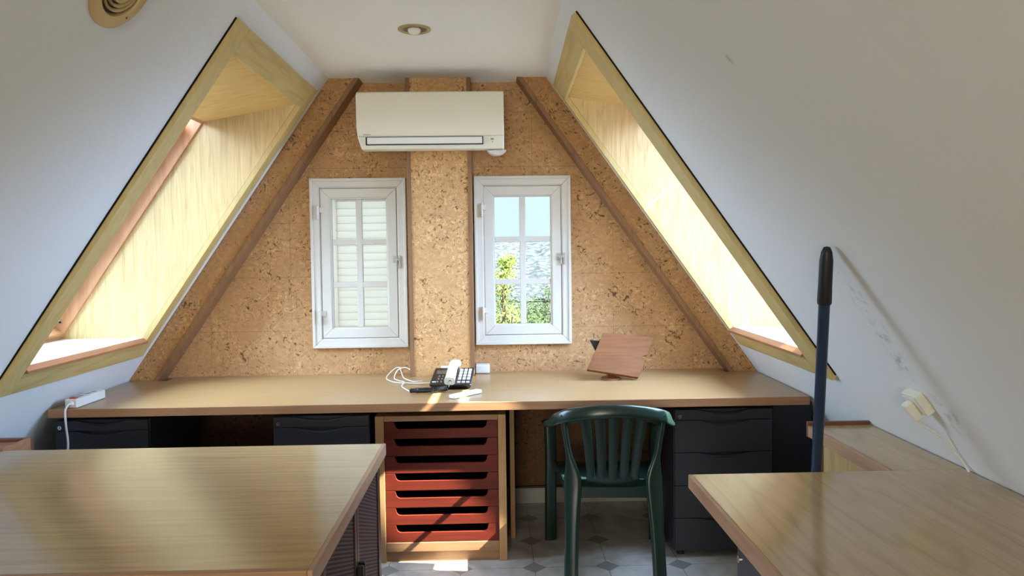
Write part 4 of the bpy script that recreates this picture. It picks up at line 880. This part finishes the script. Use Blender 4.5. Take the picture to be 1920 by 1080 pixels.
# ------------------------------------------------------------------ pole leaning on the right slope
pl = thing('long_handled_pole', 'dark blue metal pole with black grip leaning against the right slope', 'pole', (1.025, 2.40, 0))
p0, p1 = V((1.027, 2.395, 0.012)), V((0.904, 1.995, 1.420)); ax = (p1 - p0).normalized(); Lp = (p1 - p0).length
bb = MB(); bb.cyl(p0 + ax * 0.01, ax, 0.0155, Lp - 0.15, 24); bb.build('tube', M['pole'], pl, smooth=True)
bb = MB(); bb.lathe(p0 + ax * (Lp - 0.165), ax, [(0.0005, 0), (0.0185, 0), (0.0195, 0.006), (0.0185, 0.05), (0.0180, 0.125), (0.0145, 0.150), (0.009, 0.163), (0.0005, 0.166)], 24, close=False); bb.build('grip', M['grip'], pl, smooth=True)
bb = MB(); bb.lathe(p0, ax, [(0.0005, -0.006), (0.017, -0.004), (0.018, 0.03), (0.0005, 0.03)], 20, close=False); bb.build('foot_cap', M['grip'], pl, smooth=True)

# dark cable lying along the skirting
bb = MB(); bb.tube(spline([(0.10, 4.118, 0.097), (0.30, 4.118, 0.1), (0.55, 4.118, 0.108), (0.75, 4.118, 0.100), (0.82, 4.10, 0.060), (0.90, 4.08, 0.010)], 6), 0.005, 8)
tag(bb.build('floor_cable', M['black'], smooth=True), 'thin dark cable running along the skirting under the desk', 'cable')

# ------------------------------------------------------------------ outside: hills, trees
def terrain_mat(name, cols, scale):
    m, n, b = nmat(name); L = n.links.new; t = n.nodes.new('ShaderNodeTexCoord')
    no = n.nodes.new('ShaderNodeTexNoise'); no.inputs['Scale'].default_value = scale; no.inputs['Detail'].default_value = 8; no.inputs['Roughness'].default_value = 0.75; L(t.outputs['Object'], no.inputs['Vector'])
    cr = n.nodes.new('ShaderNodeValToRGB'); e = cr.color_ramp.elements; e[0].position = 0.38; e[0].color = lin(cols[0]); e[1].position = 0.62; e[1].color = lin(cols[2]); q = e.new(0.5); q.color = lin(cols[1])
    L(no.outputs['Fac'], cr.inputs[0]); L(cr.outputs[0], b.inputs['Base Color']); b.inputs['Roughness'].default_value = 0.95; return m
def hill(name, y0, y1, hfun, x0, x1, nx_, ny_, mat, label):
    vs_ = []; fs = []
    for j in range(ny_ + 1):
        for i in range(nx_ + 1):
            x = x0 + (x1 - x0) * i / nx_; y = y0 + (y1 - y0) * j / ny_; vs_.append((x, y, hfun(x, y)))
    for j in range(ny_):
        for i in range(nx_):
            a = j * (nx_ + 1) + i; fs.append((a, a + 1, a + nx_ + 2, a + nx_ + 1))
    bb = MB(); bb.add(vs_, fs); return struct(bb.build(name, mat, smooth=True), label)
def h1(x, y):
    t = (y - 8) / 120; base = -4.2 - 2.6 * max(0, t); return base + 0.5 * mnoise.noise(V((x * 0.08, y * 0.08, 0)))
hill('ground', 6, 130, h1, -70, 80, 60, 60, terrain_mat('scrub_ground', ((16, 22, 18), (36, 42, 34), (70, 74, 68)), 2.5), 'scrubby ground sloping away outside the right window')
def h2(x, y):
    t = min(1, max(0, (y - 130) / 62)); return -6.4 + 12.2 * t + 2.2 * mnoise.noise(V((x * 0.03 + 3, 1.7, 0))) * t + 0.9 * mnoise.noise(V((x * 0.35, y * 0.35, 2)))
hill('hillside', 125, 200, h2, -90, 110, 200, 75, terrain_mat('hazy_hill_scrub', ((6, 12, 18), (34, 44, 52), (84, 90, 92)), 0.9), 'grey green hillside tinted bluish for haze beyond the right window')  # bluish tint in the scrub colour stands for haze
def h3(x, y):
    t = min(1, max(0, (y - 400) / 300)); return -5 + 19 * math.sin(t * math.pi / 2) + 16 * mnoise.noise(V((x * 0.009 + 11.3, 4.1, 0))) * t
hill('distant_hills', 390, 720, h3, -400, 500, 90, 20, terrain_mat('distant_hill', ((34, 46, 54), (38, 50, 58), (42, 54, 62)), 0.05), 'pale blue distant ridge on the horizon')

leafA = terrain_mat('yellow_green_leaves', ((84, 102, 34), (116, 130, 50), (146, 150, 80)), 3)
leafB = terrain_mat('olive_green_leaves', ((28, 44, 18), (44, 60, 26), (64, 78, 40)), 3)
bark = plain('grey_bark', (104, 92, 76), 0.9)
def foliage(centers, n, size, spread):
    bb = MB()
    for _ in range(n):
        cx, cy, cz, r = random.choice(centers)
        d = V((random.gauss(0, 1), random.gauss(0, 1), random.gauss(0, 1))).normalized() * r * random.random() ** 0.4
        c_ = V((cx, cy, cz)) + V((d.x, d.y, d.z * spread)); u = V((random.gauss(0, 1), random.gauss(0, 1), random.gauss(0, 1))).normalized(); w_ = u.orthogonal().normalized(); s_ = size * random.uniform(0.6, 1.4)
        bb.add([c_ - u * s_, c_ + w_ * s_ * 0.4, c_ + u * s_, c_ - w_ * s_ * 0.4], [(0, 1, 2, 3)])
    return bb
def tree(name, label, base, height, centers, n, size, leaf):
    t = thing(name, label, 'tree', base); bx_, by_, bz_ = base
    bb = MB()
    bb.tube(spline([(bx_, by_, bz_), (bx_ + 0.05, by_, bz_ + height * 0.3), (bx_ - 0.03, by_, bz_ + height * 0.6), (bx_ + 0.02, by_, bz_ + height * 0.85)], 4), 0.05, 8)
    for cx, cy, cz, r in centers: bb.tube(spline([(bx_, by_, bz_ + (cz - bz_) * 0.5), ((bx_ + cx) / 2, (by_ + cy) / 2, bz_ + (cz - bz_) * 0.8), (cx, cy, cz)], 4), 0.022, 6)
    bb.build('trunk', bark, t, smooth=True); foliage(centers, n, size, 0.9).build('foliage', leaf, t)
tree('leafy_tree', 'yellow green tree seen through the left panes of the right window', (0.10, 12.0, -4.1), 5.2, [(0.13, 12, 0.95, 0.24), (0.13, 12, 0.95, 0.24), (0.20, 12.1, 1.28, 0.16), (0.20, 12.1, 1.28, 0.16), (0.17, 12.1, 1.12, 0.2), (-0.02, 12, 0.50, 0.36), (0.28, 11.9, 0.40, 0.26), (0.10, 12, -0.05, 0.46), (0.36, 12, -0.2, 0.3), (-0.2, 12, 0.0, 0.45), (0.06, 12, -0.7, 0.5), (-0.25, 12, 0.9, 0.3)], 2600, 0.030, leafA)
for i, (bx_, by_, r, h) in enumerate(((1.25, 25, 0.9, 4.6), (1.75, 22, 0.8, 4.4), (1.0, 31, 1.0, 4.6), (2.3, 34, 1.1, 5.1), (0.5, 28, 1.0, 4.9), (1.25, 17, 0.5, 4.1), (-0.4, 33, 1.2, 5.0))):
    g = h1(bx_, by_) ; cz = g + h * 0.6
    t = thing('olive_tree', 'olive green tree crown among those low in the right window view', 'tree', (bx_, by_, g), group='olive green trees outside the right window')
    foliage([(bx_ + random.uniform(-.7, .7) * r, by_ + random.uniform(-.5, .5) * r, g + h - r * random.uniform(0.5, 2.4), r * 0.5) for _ in range(9)], 1500, 0.06, 0.9).build('foliage', leafB, t)
    bb = MB(); bb.tube([(bx_, by_, g), (bx_ + 0.05, by_, g + h * 0.5), (bx_, by_, g + h - r)], 0.05, 6); bb.build('trunk', bark, t)
